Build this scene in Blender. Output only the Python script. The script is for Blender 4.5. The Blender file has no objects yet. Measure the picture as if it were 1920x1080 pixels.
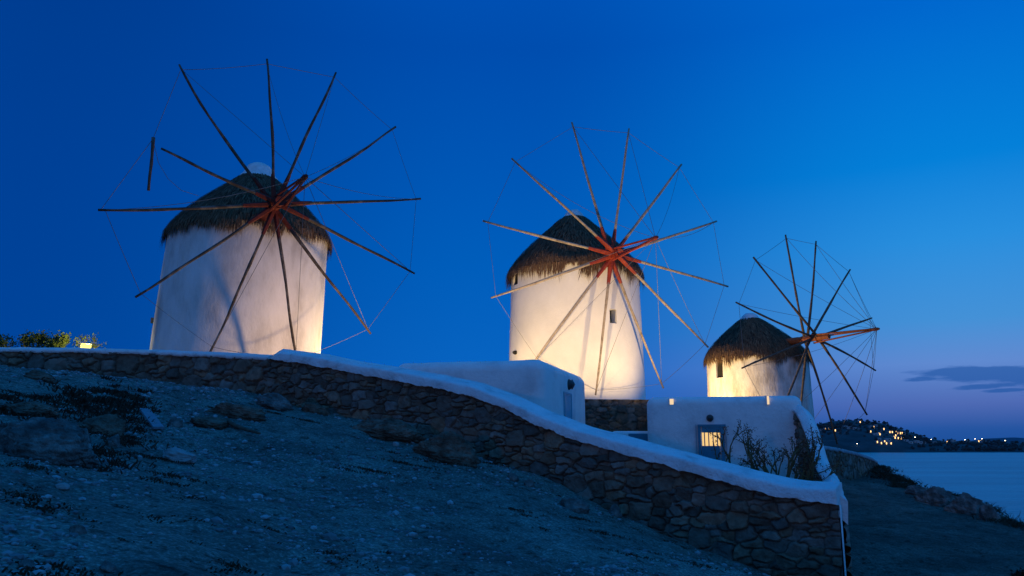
import bpy, bmesh, math, random
import numpy as np
from mathutils import Vector, Matrix, noise

random.seed(7)
rng = np.random.default_rng(11)
S = bpy.context.scene
C = S.collection
R = math.radians

# ------------------------------------------------------------------ camera, sky, light, exposure
F = 1490.0
PITCH = math.atan(296 / F)
CP, SP = math.cos(PITCH), math.sin(PITCH)
cam = bpy.data.cameras.new('camera')
cam.sensor_fit = 'HORIZONTAL'; cam.sensor_width = 36.0; cam.lens = 36.0 * F / 1920.0
cam.clip_start = 0.1; cam.clip_end = 30000
co = bpy.data.objects.new('camera', cam); C.objects.link(co)
co.location = (0, 0, 0); co.rotation_euler = (math.pi / 2 + PITCH, 0, 0)
S.camera = co
S.view_settings.view_transform = 'Standard'; S.view_settings.look = 'None'
S.view_settings.exposure = 0.0; S.view_settings.gamma = 1.0; S.view_settings.use_curve_mapping = False
S.cycles.max_bounces = 6; S.cycles.diffuse_bounces = 3; S.cycles.glossy_bounces = 2
S.cycles.use_denoising = True


def lin(r, g, b):
    f = lambda c: (c / 12.92 if c <= 0.04045 else ((c + 0.055) / 1.055) ** 2.4)
    return (f(r / 255), f(g / 255), f(b / 255), 1.0)


class NT:
    """small helper round a node tree"""
    def __init__(s, tree): s.t = tree; s.n = tree.nodes; s.l = tree.links
    def node(s, ty, **kw):
        n = s.n.new(ty)
        for k, v in kw.items():
            if k.startswith('_'): setattr(n, k[1:], v)
            else: n.inputs[k.replace('__', ' ')].default_value = v
        return n
    def link(s, a, b): s.l.new(a, b)
    def math(s, op, a, b=None, clamp=False):
        n = s.n.new('ShaderNodeMath'); n.operation = op; n.use_clamp = clamp
        for i, v in enumerate((a, b)):
            if v is None: continue
            if isinstance(v, (int, float)): n.inputs[i].default_value = v
            else: s.l.new(v, n.inputs[i])
        return n.outputs[0]
    def ramp(s, fac, stops, interp='LINEAR'):
        n = s.n.new('ShaderNodeValToRGB'); cr = n.color_ramp; cr.interpolation = interp
        while len(cr.elements) < len(stops): cr.elements.new(0.5)
        for e, (p, c) in zip(cr.elements, stops):
            e.position = p; e.color = c if len(c) == 4 else (*c, 1)
        s.l.new(fac, n.inputs[0]); return n.outputs[0]
    def mix(s, fac, a, b, blend='MIX'):
        n = s.n.new('ShaderNodeMix'); n.data_type = 'RGBA'; n.blend_type = blend
        for sock, v in ((n.inputs[0], fac), (n.inputs[6], a), (n.inputs[7], b)):
            if isinstance(v, (int, float)): sock.default_value = v
            elif isinstance(v, tuple): sock.default_value = v if len(v) == 4 else (*v, 1)
            else: s.l.new(v, sock)
        return n.outputs[2]


# dusk sky: colour depends on the direction in the world only (elevation and compass bearing)
W = bpy.data.worlds.new('World'); S.world = W; W.use_nodes = True
w = NT(W.node_tree); w.n.clear()
tc = w.node('ShaderNodeTexCoord'); sx = w.node('ShaderNodeSeparateXYZ')
w.link(tc.outputs['Generated'], sx.inputs[0])
X, Y, Z = sx.outputs
az = w.math('ARCTAN2', X, Y)                                  # 0 ahead, + to the right
zz = w.math('MAXIMUM', Z, 0.0)
right = w.ramp(zz, [(0.0, lin(26, 78, 152)), (0.018, lin(36, 84, 160)), (0.045, lin(78, 106, 180)), (0.09, lin(96, 138, 208)),
                    (0.137, lin(68, 145, 215)), (0.225, lin(40, 142, 222)), (0.31, lin(4, 128, 217)),
                    (0.47, lin(0, 102, 205)), (0.62, lin(0, 104, 205)), (1.0, lin(8, 128, 222))])
left = w.ramp(zz, [(0.0, lin(2, 66, 150)), (0.09, lin(0, 68, 154)), (0.3, lin(0, 64, 150)), (0.5, lin(0, 60, 144)),
                   (0.62, lin(0, 76, 170)), (1.0, lin(8, 128, 222))])
mid = w.ramp(zz, [(0.0, lin(4, 82, 164)), (0.09, lin(8, 100, 194)), (0.22, lin(0, 94, 188)), (0.47, lin(0, 77, 174)), (0.62, lin(0, 84, 186)), (1.0, lin(8, 128, 222))])
f1 = w.ramp(w.math('ADD', w.math('MULTIPLY', az, 1.7), 1.0), [(0.0, (0, 0, 0)), (1.0, (1, 1, 1))], 'EASE')      # bearing -0.58 -> 0.0
f2 = w.ramp(w.math('MULTIPLY', az, 1.85), [(0.0, (0, 0, 0)), (1.0, (1, 1, 1))], 'EASE')                          # bearing 0.0 -> 0.54
sky = w.mix(f2, w.mix(f1, left, mid), right)
# the sky behind the camera (never in the picture): blue, brightened to fill the walls and ground
bk = w.ramp(w.math('MULTIPLY', w.math('ADD', Y, 1.0), 0.5), [(0.0, (1, 1, 1)), (0.25, (.8, .8, .8)), (0.55, (0, 0, 0))])
back = w.ramp(zz, [(0.0, lin(76, 116, 180)), (0.25, lin(52, 120, 196)), (1.0, lin(8, 128, 222))])
sky = w.mix(bk, sky, back)
# thin dark evening clouds low on the right
el = w.math('ARCSINE', Z)
nz = w.node('ShaderNodeTexNoise', Scale=1.0, Detail=5.0, Roughness=0.6)
cb = w.node('ShaderNodeCombineXYZ')
w.link(w.math('MULTIPLY', az, 16.0), cb.inputs[0]); w.link(w.math('MULTIPLY', el, 90.0), cb.inputs[1])
w.link(cb.outputs[0], nz.inputs['Vector'])
jit = w.math('SUBTRACT', nz.outputs['Fac'], 0.5)


def cloud(a0, e0, ra, re, slope):
    da = w.math('SUBTRACT', az, a0)
    de = w.math('SUBTRACT', w.math('SUBTRACT', el, e0), w.math('MULTIPLY', da, slope))
    q = w.math('ADD', w.math('POWER', w.math('MULTIPLY', w.math('ABSOLUTE', da), 1 / ra), 2.0),
               w.math('POWER', w.math('MULTIPLY', w.math('ABSOLUTE', de), 1 / re), 2.0))
    q = w.math('ADD', q, w.math('MULTIPLY', jit, 3.4))
    return w.math('MULTIPLY', w.math('SUBTRACT', 1.0, q), 1.7, True)


def skydir(px, py):
    x, y = (px - 960) / F, (540 - py) / F
    d = Vector((x, CP - y * SP, SP + y * CP)).normalized()
    return math.atan2(d.x, d.y), math.asin(d.z)


cl = None
for px, py, wpx, hpx, sl in ((1850, 700, 150, 14, -0.02), (1900, 694, 110, 10, 0), (1722, 711, 48, 5, 0.03),
                             (1880, 722, 95, 5, 0.05), (1890, 731, 50, 4, 0.03), (1990, 712, 120, 22, 0)):
    a0, e0 = skydir(px, py)
    k = cloud(a0, e0, wpx / F * .83, hpx / F, sl)
    cl = k if cl is None else w.math('MAXIMUM', cl, k)
sky = w.mix(w.math('MULTIPLY', cl, 0.72), sky, lin(24, 86, 164))
bg = w.node('ShaderNodeBackground'); w.link(sky, bg.inputs[0]); bg.inputs[1].default_value = 1.0
ow = w.node('ShaderNodeOutputWorld'); w.link(bg.outputs[0], ow.inputs[0])

# low warm sun lamp standing in for unseen street lamps behind the photographer, left
street_lamp_stand_in = bpy.data.lights.new('street_lamp_stand_in', 'SUN'); street_lamp_stand_in.energy = 0.065; street_lamp_stand_in.angle = R(2.0); street_lamp_stand_in.color = (1.0, 0.42, 0.12)
so = bpy.data.objects.new('street_lamp_stand_in', street_lamp_stand_in); C.objects.link(so)
so.rotation_euler = Vector((0.42, 0.90, -0.045)).to_track_quat('-Z', 'Y').to_euler()

# ------------------------------------------------------------------ helpers
def ray(px, py):
    x, y = (px - 960) / F, (540 - py) / F
    return Vector((x, CP - y * SP, SP + y * CP))


def P(px, py, Yd):
    d = ray(px, py); return d * (Yd / d.y)


def tag(o, label, cat, group=None):
    o['label'] = label; o['category'] = cat
    if group: o['group'] = group
    return o


def kind(o, k): o['kind'] = k; return o


def empty(name, loc=(0, 0, 0)):
    o = bpy.data.objects.new(name, None); C.objects.link(o); o.location = loc; o.empty_display_size = .3
    return o


def mesh_obj(name, verts, faces, mat, parent=None, smooth=True, colors=None):
    me = bpy.data.meshes.new(name)
    me.from_pydata([tuple(v) for v in verts], [], [tuple(int(i) for i in f) for f in faces])
    me.update()
    if smooth: me.polygons.foreach_set('use_smooth', [True] * len(me.polygons))
    if colors is not None:
        at = me.color_attributes.new('col', 'FLOAT_COLOR', 'POINT')
        c = np.ones((len(verts), 4), np.float32); c[:, :3] = np.asarray(colors, np.float32)
        at.data.foreach_set('color', c.ravel())
    for m in (mat if isinstance(mat, (list, tuple)) else [mat]): me.materials.append(m)
    o = bpy.data.objects.new(name, me); C.objects.link(o)
    if parent: o.parent = parent; o.matrix_parent_inverse = Matrix.Translation(parent.location).inverted()
    return o


def grid_obj(name, V, mat, parent=None, colors=None, smooth=True, wrap=False):
    """V: (n,m,3) grid of points"""
    V = np.asarray(V, float); n, m = V.shape[:2]
    idx = np.arange(n * m).reshape(n, m)
    if wrap: idx = np.concatenate([idx, idx[:1]], 0)
    f = np.stack([idx[:-1, :-1], idx[1:, :-1], idx[1:, 1:], idx[:-1, 1:]], -1).reshape(-1, 4)
    return mesh_obj(name, V.reshape(-1, 3), f, mat, parent, smooth, None if colors is None else np.asarray(colors).reshape(-1, 3))


class MB:
    """collects shapes into one mesh"""
    def __init__(s): s.v = []; s.f = []; s.c = []
    def add(s, vs, fs, col=None):
        b = len(s.v); s.v += [tuple(v) for v in vs]; s.f += [tuple(i + b for i in f) for f in fs]
        if col is not None: s.c += [col] * len(vs)
    def box(s, c, ax, ay, az_, hx, hy, hz, col=None):
        c = Vector(c); vs = [c + ax * hx * i + ay * hy * j + az_ * hz * k for i in (-1, 1) for j in (-1, 1) for k in (-1, 1)]
        s.add(vs, [(0, 1, 3, 2), (4, 6, 7, 5), (0, 4, 5, 1), (2, 3, 7, 6), (0, 2, 6, 4), (1, 5, 7, 3)], col)
    def tube(s, pts, rads, n=6, col=None, cap=True):
        pts = [Vector(p) for p in pts]
        if isinstance(rads, (int, float)): rads = [rads] * len(pts)
        ref = None; rings = []
        for i, p in enumerate(pts):
            d = (pts[min(i + 1, len(pts) - 1)] - pts[max(i - 1, 0)]).normalized()
            if ref is None: ref = d.orthogonal().normalized()
            a = (ref - d * ref.dot(d)).normalized(); b = d.cross(a); ref = a
            rings += [p + (a * math.cos(2 * math.pi * k / n) + b * math.sin(2 * math.pi * k / n)) * rads[i] for k in range(n)]
        fs = [(i * n + k, i * n + (k + 1) % n, (i + 1) * n + (k + 1) % n, (i + 1) * n + k) for i in range(len(pts) - 1) for k in range(n)]
        if cap: fs += [tuple(range(n))[::-1], tuple((len(pts) - 1) * n + k for k in range(n))]
        s.add(rings, fs, col)
    def lathe(s, o, axis, prof, n=20, col=None):
        """prof: list of (radius, height along axis)"""
        o = Vector(o); axis = Vector(axis).normalized(); a = axis.orthogonal().normalized(); b = axis.cross(a)
        vs = [o + axis * h + (a * math.cos(2 * math.pi * k / n) + b * math.sin(2 * math.pi * k / n)) * r for r, h in prof for k in range(n)]
        fs = [(i * n + k, i * n + (k + 1) % n, (i + 1) * n + (k + 1) % n, (i + 1) * n + k) for i in range(len(prof) - 1) for k in range(n)]
        s.add(vs, fs, col)
    def build(s, name, mat, parent=None, smooth=True):
        return mesh_obj(name, s.v, s.f, mat, parent, smooth, s.c if s.c else None)


def fbm(x, y, z=0.0, oct=4, s=1.0):
    v = 0; a = .5; f = s
    for _ in range(oct):
        v += a * noise.noise((x * f, y * f, z * f)); a *= .5; f *= 2.03
    return v


def vnoise(P_, seed=0, cells=64):
    """vectorised smooth 2-D value noise in [-1,1]"""
    r = np.random.default_rng(seed); T = r.uniform(-1, 1, (cells, cells))
    i = np.floor(P_).astype(int); f = P_ - i; f = f * f * (3 - 2 * f)
    a = T[i[..., 0] % cells, i[..., 1] % cells]; b = T[(i[..., 0] + 1) % cells, i[..., 1] % cells]
    c = T[i[..., 0] % cells, (i[..., 1] + 1) % cells]; d = T[(i[..., 0] + 1) % cells, (i[..., 1] + 1) % cells]
    return (a * (1 - f[..., 0]) + b * f[..., 0]) * (1 - f[..., 1]) + (c * (1 - f[..., 0]) + d * f[..., 0]) * f[..., 1]


def vfbm(P_, seed=0, oct=4):
    v = 0; a = .5
    for k in range(oct): v = v + a * vnoise(P_ * 2.0 ** k + 17.3 * k, seed + k); a *= .5
    return v


# ------------------------------------------------------------------ materials
def mat_new(name):
    m = bpy.data.materials.new(name); m.use_nodes = True; t = NT(m.node_tree)
    return m, t, t.n['Principled BSDF']


def mat_noise(name, cols, scale=3.0, rough=.9, bump=0.0, bscale=30.0, detail=6, obj=True, bdist=.03, attr=None, attr_fac=.6, spec=.2, stretch=None):
    m, t, b = mat_new(name)
    tc = t.node('ShaderNodeTexCoord'); src = tc.outputs['Object']
    if stretch:
        mp = t.node('ShaderNodeMapping'); mp.inputs['Scale'].default_value = stretch; t.link(src, mp.inputs[0]); src = mp.outputs[0]
    n = t.node('ShaderNodeTexNoise', Scale=scale, Detail=detail, Roughness=.62); t.link(src, n.inputs['Vector'])
    k = len(cols)
    c = t.ramp(n.outputs['Fac'], [(.28 + .44 * i / max(1, k - 1), cc) for i, cc in enumerate(cols)])
    if attr:
        a = t.node('ShaderNodeAttribute', _attribute_name=attr)
        c = t.mix(attr_fac, c, a.outputs['Color'], 'MIX')
    t.link(c, b.inputs['Base Color']); b.inputs['Roughness'].default_value = rough
    b.inputs['Specular IOR Level'].default_value = spec
    if bump:
        n2 = t.node('ShaderNodeTexNoise', Scale=bscale, Detail=5.0, Roughness=.65); t.link(src, n2.inputs['Vector'])
        bp = t.node('ShaderNodeBump', Strength=bump, Distance=bdist); t.link(n2.outputs['Fac'], bp.inputs['Height'])
        t.link(bp.outputs[0], b.inputs['Normal'])
    return m


def mat_emit(name, col, strength, sample=False):
    m, t, b = mat_new(name)
    b.inputs['Base Color'].default_value = (.02, .02, .02, 1)
    b.inputs['Emission Color'].default_value = (*col, 1); b.inputs['Emission Strength'].default_value = strength
    if not sample: m.cycles.emission_sampling = 'NONE'
    return m


M_plaster = mat_noise('lime_plaster', [(.60, .60, .60), (.77, .77, .76), (.83, .82, .80)], 1.5, .92, .6, 10, bdist=.05, detail=9)
M_coping = mat_noise('whitewash', [(.52, .52, .52), (.72, .73, .73), (.80, .80, .80), (.84, .84, .84)], 2.6, .92, .9, 12, bdist=.06, detail=9)
M_tower_old = mat_noise('weathered_tower_plaster', [(.40, .37, .33), (.64, .62, .58), (.76, .74, .71)], 1.1, .94, .6, 14, stretch=(1, 1, .45))
M_tower_mid = mat_noise('clean_tower_plaster', [(.66, .65, .62), (.78, .77, .74)], .9, .92, .4, 18)
M_tower_worn = mat_noise('peeling_tower_plaster', [(.30, .26, .22), (.52, .48, .43), (.72, .69, .64), (.76, .73, .68)], 1.6, .95, .8, 12, stretch=(1, 1, .4))
M_thatch = mat_noise('straw_thatch', [(.055, .033, .021), (.17, .108, .064)], 9, .95, .4, 40, attr='col', attr_fac=.55, stretch=(1, 1, .3))
M_thatch_core = mat_noise('thatch_core', [(.03, .021, .014), (.10, .066, .042)], 8, .97, .8, 30)
M_cap = mat_noise('roof_cap_plaster', [(.52, .52, .52), (.78, .78, .78)], 5, .9, .5, 14)
M_pole = mat_noise('weathered_pole_wood', [(.035, .028, .022), (.075, .062, .05), (.20, .17, .145)], 3.2, .85, .5, 60)
M_pole_pale = mat_noise('pale_pole_wood', [(.16, .13, .10), (.34, .28, .21), (.44, .37, .28)], 6, .85, .5, 60)
M_pole_brown = mat_noise('brown_pole_wood', [(.05, .038, .028), (.16, .12, .085)], 6, .85, .5, 60)
M_red = mat_noise('red_oxide_paint', [(.16, .018, .010), (.36, .052, .022)], 5, .62, .3, 40, spec=.35)
M_darkred = mat_noise('dull_red_paint', [(.055, .012, .009), (.15, .028, .018)], 5, .7, .3, 40)
M_rust = mat_noise('orange_brown_wood', [(.17, .05, .02), (.36, .12, .045)], 5, .7, .3, 40)
M_wire = mat_noise('steel_wire', [(.10, .10, .10), (.2, .2, .2)], 4, .5)
M_dark = mat_noise('dark_window_recess', [(.012, .012, .012), (.03, .028, .025)], 4, .95)
M_blue = mat_noise('blue_door_paint', [(.025, .17, .25), (.045, .23, .32)], 4, .55, .2, 30, spec=.3)
M_paleblue = mat_noise('pale_blue_door_paint', [(.12, .36, .47), (.18, .44, .55)], 4, .6, .2, 30)
M_metal = mat_noise('dark_lamp_metal', [(.015, .015, .017), (.05, .05, .05)], 8, .5, spec=.5)
M_stone = mat_noise('dry_stone', [(.06, .052, .045), (.19, .165, .135)], 7, .93, .7, 24, attr='col', attr_fac=.72)
M_rock = mat_noise('granite_rock', [(.03, .03, .028), (.13, .125, .115), (.30, .285, .26)], 3.4, .93, 1.0, 5, bdist=.16)
M_rock_brown = mat_noise('brown_rock', [(.035, .022, .015), (.14, .10, .072), (.27, .20, .15)], 3.4, .93, 1.0, 5, bdist=.16)
M_rock_pale = mat_noise('pale_rock', [(.22, .22, .22), (.36, .35, .34)], 4, .92, .6, 14)
M_pebble = mat_noise('pebbles', [(.05, .06, .065), (.18, .19, .2)], 12, .9, attr='col', attr_fac=.7)
M_grass = mat_noise('dry_tufts', [(.012, .010, .006), (.05, .035, .02)], 5, .95, attr='col', attr_fac=.5)
M_leaf = mat_noise('bush_leaf', [(.03, .05, .012), (.09, .12, .03)], 6, .8, attr='col', attr_fac=.5)
M_shrub = mat_noise('dry_shrub_leaf', [(.04, .026, .018), (.11, .062, .042)], 6, .85, attr='col', attr_fac=.5)
M_twig = mat_noise('shrub_twig', [(.08, .065, .03), (.20, .15, .07)], 8, .9)
M_board = mat_noise('weathered_board', [(.14, .16, .19), (.28, .30, .33)], 6, .85, .3, 30, stretch=(1, 6, 1))
M_glow_win = mat_emit('lit_window_glow', (1.0, .64, .24), .98)
M_glow_roof = mat_emit('notch_and_flood_glow', (1.0, .72, .42), .95)  # added glow for the lit roof notches; also floodlight glass
M_glow_lamp = mat_emit('floodlight_glass', (1.0, .80, .10), 3.2)
M_far_glow = mat_emit('far_window_glow', (1.0, .56, .18), 2.8)
M_far_lamp = mat_emit('far_lamp_glow', (1.0, .80, .55), 16.0)
M_far_house = mat_noise('far_house_walls', [(.30, .30, .30), (.42, .42, .42)], .1, .9)


def mat_ground():
    m, t, b = mat_new('stony_soil')
    tc = t.node('ShaderNodeTexCoord'); src = tc.outputs['Object']
    n1 = t.node('ShaderNodeTexNoise', Scale=.55, Detail=7.0, Roughness=.68); t.link(src, n1.inputs['Vector'])
    n2 = t.node('ShaderNodeTexNoise', Scale=5.5, Detail=6.0, Roughness=.7); t.link(src, n2.inputs['Vector'])
    n3 = t.node('ShaderNodeTexNoise', Scale=24.0, Detail=5.0, Roughness=.7); t.link(src, n3.inputs['Vector'])
    c = t.ramp(n1.outputs['Fac'], [(.30, (.060, .085, .074)), (.48, (.120, .150, .128)), (.68, (.20, .25, .215))])
    d = t.ramp(n2.outputs['Fac'], [(.36, (.22, .19, .16)), (.45, (.85, .85, .85)), (.7, (1.3, 1.3, 1.3))])
    c = t.mix(.85, c, d, 'MULTIPLY')
    e = t.ramp(n3.outputs['Fac'], [(.36, (.5, .48, .46)), (.52, (.95, .95, .95)), (.66, (2.1, 2.1, 2.15))])
    c = t.mix(.8, c, e, 'MULTIPLY')
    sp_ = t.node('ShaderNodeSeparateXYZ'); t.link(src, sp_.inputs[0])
    darker = t.math('MULTIPLY', t.math('SUBTRACT', t.math('ADD', sp_.outputs[0], t.math('MULTIPLY', n1.outputs['Fac'], 3.0)), 7.0), .4, True)   # shade of the right-hand slope, painted into the soil colour
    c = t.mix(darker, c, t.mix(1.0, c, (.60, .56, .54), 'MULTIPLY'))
    t.link(c, b.inputs['Base Color']); b.inputs['Roughness'].default_value = .95; b.inputs['Specular IOR Level'].default_value = .1
    h = t.math('ADD', n2.outputs['Fac'], t.math('MULTIPLY', n3.outputs['Fac'], .5))
    bp = t.node('ShaderNodeBump', Strength=.9, Distance=.05); t.link(h, bp.inputs['Height']); t.link(bp.outputs[0], b.inputs['Normal'])
    return m


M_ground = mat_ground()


def mat_sea():
    m, t, b = mat_new('sea_water')
    b.inputs['Base Color'].default_value = (.02, .40, .46, 1); b.inputs['Roughness'].default_value = .3; b.inputs['Specular IOR Level'].default_value = .16
    b.inputs['IOR'].default_value = 1.33
    tc = t.node('ShaderNodeTexCoord')
    m2_ = t.node('ShaderNodeMapping'); m2_.inputs['Scale'].default_value = (.0035, .022, 1); t.link(tc.outputs['Object'], m2_.inputs[0])
    ns_ = t.node('ShaderNodeTexNoise', Scale=1.0, Detail=7.0, Roughness=.7); t.link(m2_.outputs[0], ns_.inputs['Vector'])
    t.link(t.ramp(ns_.outputs['Fac'], [(.3, (.012, .20, .24)), (.7, (.035, .46, .48))]), b.inputs['Base Color'])
    mp = t.node('ShaderNodeMapping'); mp.inputs['Scale'].default_value = (.10, .28, 1); t.link(tc.outputs['Object'], mp.inputs[0])
    n = t.node('ShaderNodeTexNoise', Scale=1.0, Detail=6.0, Roughness=.6); t.link(mp.outputs[0], n.inputs['Vector'])
    bp = t.node('ShaderNodeBump', Strength=1.0, Distance=1.6); t.link(n.outputs['Fac'], bp.inputs['Height'])
    t.link(bp.outputs[0], b.inputs['Normal'])
    return m


M_sea = mat_sea()
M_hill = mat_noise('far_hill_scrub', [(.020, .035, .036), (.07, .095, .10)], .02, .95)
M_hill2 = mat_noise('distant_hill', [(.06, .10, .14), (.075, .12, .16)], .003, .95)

# ------------------------------------------------------------------ terrain
def rbf_fit(pts):
    A = np.array(pts, float); n = len(A); D = np.hypot(A[:, None, 0] - A[None, :, 0], A[:, None, 1] - A[None, :, 1])
    K = np.where(D > 0, D, 0.0) + np.eye(n) * 1e-6       # linear kernel: no overshoot
    Q = np.c_[np.ones(n), A[:, :2]]
    Mx = np.block([[K, Q], [Q.T, np.zeros((3, 3))]])
    s = np.linalg.solve(Mx, np.r_[A[:, 2], np.zeros(3)])
    def f(xy):
        xy = np.asarray(xy, float); sh = xy.shape[:-1]; q = xy.reshape(-1, 2); out = np.empty(len(q))
        for i in range(0, len(q), 20000):
            p = q[i:i + 20000]; d = np.hypot(p[:, None, 0] - A[None, :, 0], p[:, None, 1] - A[None, :, 1])
            out[i:i + 20000] = d @ s[:n] + np.c_[np.ones(len(p)), p] @ s[n:]
        return out.reshape(sh)
    return f


A2 = (P(505, 672, 21.5).x, 21.5)
C2 = (P(1572, 941, 14).x, 14.0)


def on_plane(px, py, a=A2, b=C2):
    """where the sight line meets the upright plane through two plan points"""
    d = ray(px, py); n = Vector((b[1] - a[1], a[0] - b[0], 0)); k = n.x * a[0] + n.y * a[1]
    return d * (k / (n.x * d.x + n.y * d.y))


ctrl = []
for px, py in ((505, 744), (600, 768), (700, 793), (800, 820), (900, 854), (1050, 908), (1200, 982), (1350, 1042), (1450, 1082)):
    p = on_plane(px, py); ctrl.append((p.x, p.y - .05, p.z))
for px, py, yy in ((0, 697, 24.2), (200, 708, 24.1), (300, 722, 23.8), (420, 736, 22.8)):
    p = P(px, py, yy); ctrl.append(tuple(p))
pl = lambda x, y: -1.5 - .211 * x + .0215 * y
ctrl += [(x, y, pl(x, y)) for x, y in ((0, 0), (-4, 2), (4, 2), (-6, 8), (0, 8), (3.2, 8), (-9, 4), (0, -7), (-10, -7), (-12, 14), (-5, 14), (-1, 13))]
ctrl += [(8, -7, -3.3), (14, -7, -3.6), (7, 3, -2.9), (-26, 24, 2.4), (-28, 8, 4.2), (-28, -7, 4)]
ctrl += [(C2[0] - .1, C2[1] - .2, -2.45), (C2[0] + .5, C2[1] + .2, -2.45)]
for px, py, yy in ((1640, 876, 48), (1740, 927, 38), (1918, 987, 27), (1918, 1079, 16.5), (1600, 1075, 16.2), (1592, 960, 28), (1700, 1000, 22), (1580, 900, 36)):
    ctrl.append(tuple(P(px, py, yy)))
ctrl += [(10, 8, -3.2), (12, 14, -2.7)]
ctrl += [(-10, 30, 1.0), (-24, 40, 1.0), (0, 26, -1.0), (4, 19, -2), (7.5, 20, -2), (8.4, 27, -2), (3, 34, -.8), (14, 46, -1.8), (-10, 62, 0), (12, 66, -2.2), (23, 56, -1.8)]
f_hill = rbf_fit(ctrl)
EDGE = [(9, -8), (11.5, 3), (13, 12), (P(1918, 987, 27).x + .5, 27), (P(1740, 927, 38).x + .3, 38), (P(1640, 876, 48).x + .3, 48), (25, 62), (30, 90)]


def edge_dist(x, y):
    ey = np.array([e[1] for e in EDGE]); ex = np.array([e[0] for e in EDGE])
    return x - np.interp(y, ey, ex)


def hill_z(x, y):
    x = np.asarray(x, float); y = np.asarray(y, float)
    z = f_hill(np.stack([x, y], -1))
    p = np.stack([x, y], -1)
    z = z + .16 * vfbm(p * .55 + 40, 3) + .075 * vfbm(p * 2.1 + 11, 9)
    d = edge_dist(x, y) + .9 * vfbm(p * .6 + 5, 21)
    drop = np.where(d > 0, 1.25 * d, 0) + np.where(d > 1.5, 2.0 * (d - 1.5), 0)
    return np.maximum(z - drop, -16)


def hz(x, y): return float(hill_z(np.array([x]), np.array([y]))[0])


def hit(px, py, y0=3.0, y1=70.0):
    """where a sight line first meets the hillside"""
    d = ray(px, py); ys = np.linspace(y0, y1, 900); t = ys / d.y
    below = d.z * t < hill_z(d.x * t, ys)
    i = int(np.argmax(below)) if below.any() else len(ys) - 1
    return Vector((d.x * t[i], ys[i], float(hill_z(np.array([d.x * t[i]]), np.array([ys[i]]))[0])))


gx = np.r_[np.linspace(-40, -16, 40, endpoint=False), np.linspace(-16, 24, 400, endpoint=False), np.linspace(24, 46, 40)]
gy = np.r_[np.linspace(-8, 1, 30, endpoint=False), np.linspace(1, 27, 330, endpoint=False), np.linspace(27, 90, 200)]
GX, GY = np.meshgrid(gx, gy, indexing='ij')
GZ = hill_z(GX, GY)
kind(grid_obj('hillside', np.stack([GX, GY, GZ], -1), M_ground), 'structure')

# level ground of the mill hill, held up by the walls
D2, E2, F2 = (8.35, 21.6), (8.62, 23.0), (8.66, 24.75)
LW = [(-30, 24.9), (P(0, 660, 24.4).x, 24.4), (P(200, 663, 24.4).x, 24.4), (P(300, 666, 24.1).x, 24.1), (P(420, 671, 23.0).x, 23.0), (P(508, 676, 21.9).x, 21.9)]
f_top = rbf_fit([(-30, 27, 2.4), (-10, 28.5, 2.1), (-10, 40, 2.2), (-14, 25, 2.2), (-6.2, 22.5, 2.0), (-3, 22.5, .9), (.5, 22, -.15), (0, 28, -.1), (3, 21, -.9), (5.2, 17, -1.1),
                 (5.8, 14.6, -1.1), (8, 21, -1.15), (4.5, 25, -1.2), (8.6, 26, -1.2), (14, 46, -.9), (18, 42, -1.2), (3, 44, .6), (-5, 36, 1.4), (10, 34, -.9), (-20, 62, 2), (20, 60, -1.2)])
nA = Vector((C2[1] - A2[1], A2[0] - C2[0])).normalized()      # towards the camera
nA = nA if nA.y < 0 else -nA
ins = lambda p, k: (p[0] - nA.x * k, p[1] - nA.y * k)
front = [(x, y + .25) for x, y in LW[:-1]] + [ins(A2, .3), ins(C2, .3)]
fx = np.array([q[0] for q in front]); fy = np.array([q[1] for q in front])
rows = []
for s in np.linspace(0, 1, 70):
    u = np.linspace(-30, 8.2, 120)
    y0 = np.interp(u, fx, fy)
    y0 = np.where(u > front[-1][0], front[-1][1] + (u - front[-1][0]) / (D2[0] - C2[0]) * (D2[1] - C2[1]) + .3, y0)
    xe = u + (s ** 1.3) * np.where(u > 0, u * 1.1, 0)
    yy = y0 + s * (62 - y0)
    rows.append(np.stack([xe, yy, f_top(np.stack([xe, yy], -1))], -1))
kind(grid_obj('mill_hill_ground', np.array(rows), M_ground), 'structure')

# sea and far shore
kind(mesh_obj('sea', [(-9000, 12, -14), (9000, 12, -14), (9000, 9000, -14), (-9000, 9000, -14)], [(0, 1, 2, 3)], M_sea), 'structure')
RID = [(300, 812), (1000, 812), (1300, 806), (1470, 800), (1530, 797), (1560, 791), (1600, 789), (1640, 792), (1665, 797), (1690, 806), (1720, 816), (1750, 824), (1780, 829), (1800, 827),
       (1850, 828), (1890, 831), (1930, 832), (2300, 834), (3000, 838)]
rx = np.array([P(a, b, 2100).x for a, b in RID]); rz = np.array([P(a, b, 2100).z for a, b in RID])


def far_z(x, y):
    k = np.asarray(x) * 2100 / np.asarray(y); t = np.clip((np.asarray(y) - 1750) / 350, 0, 1.6)
    g = np.where(t <= 1, np.sin(np.minimum(t, 1) * math.pi / 2) ** .9, 1 - (t - 1) * .5)
    z = -15.5 + (np.interp(k, rx, rz) + 15.5) * g
    return z + 3.0 * vfbm(np.stack([np.asarray(x) / 45, np.asarray(y) / 45], -1) + 50, 31) * g


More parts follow.
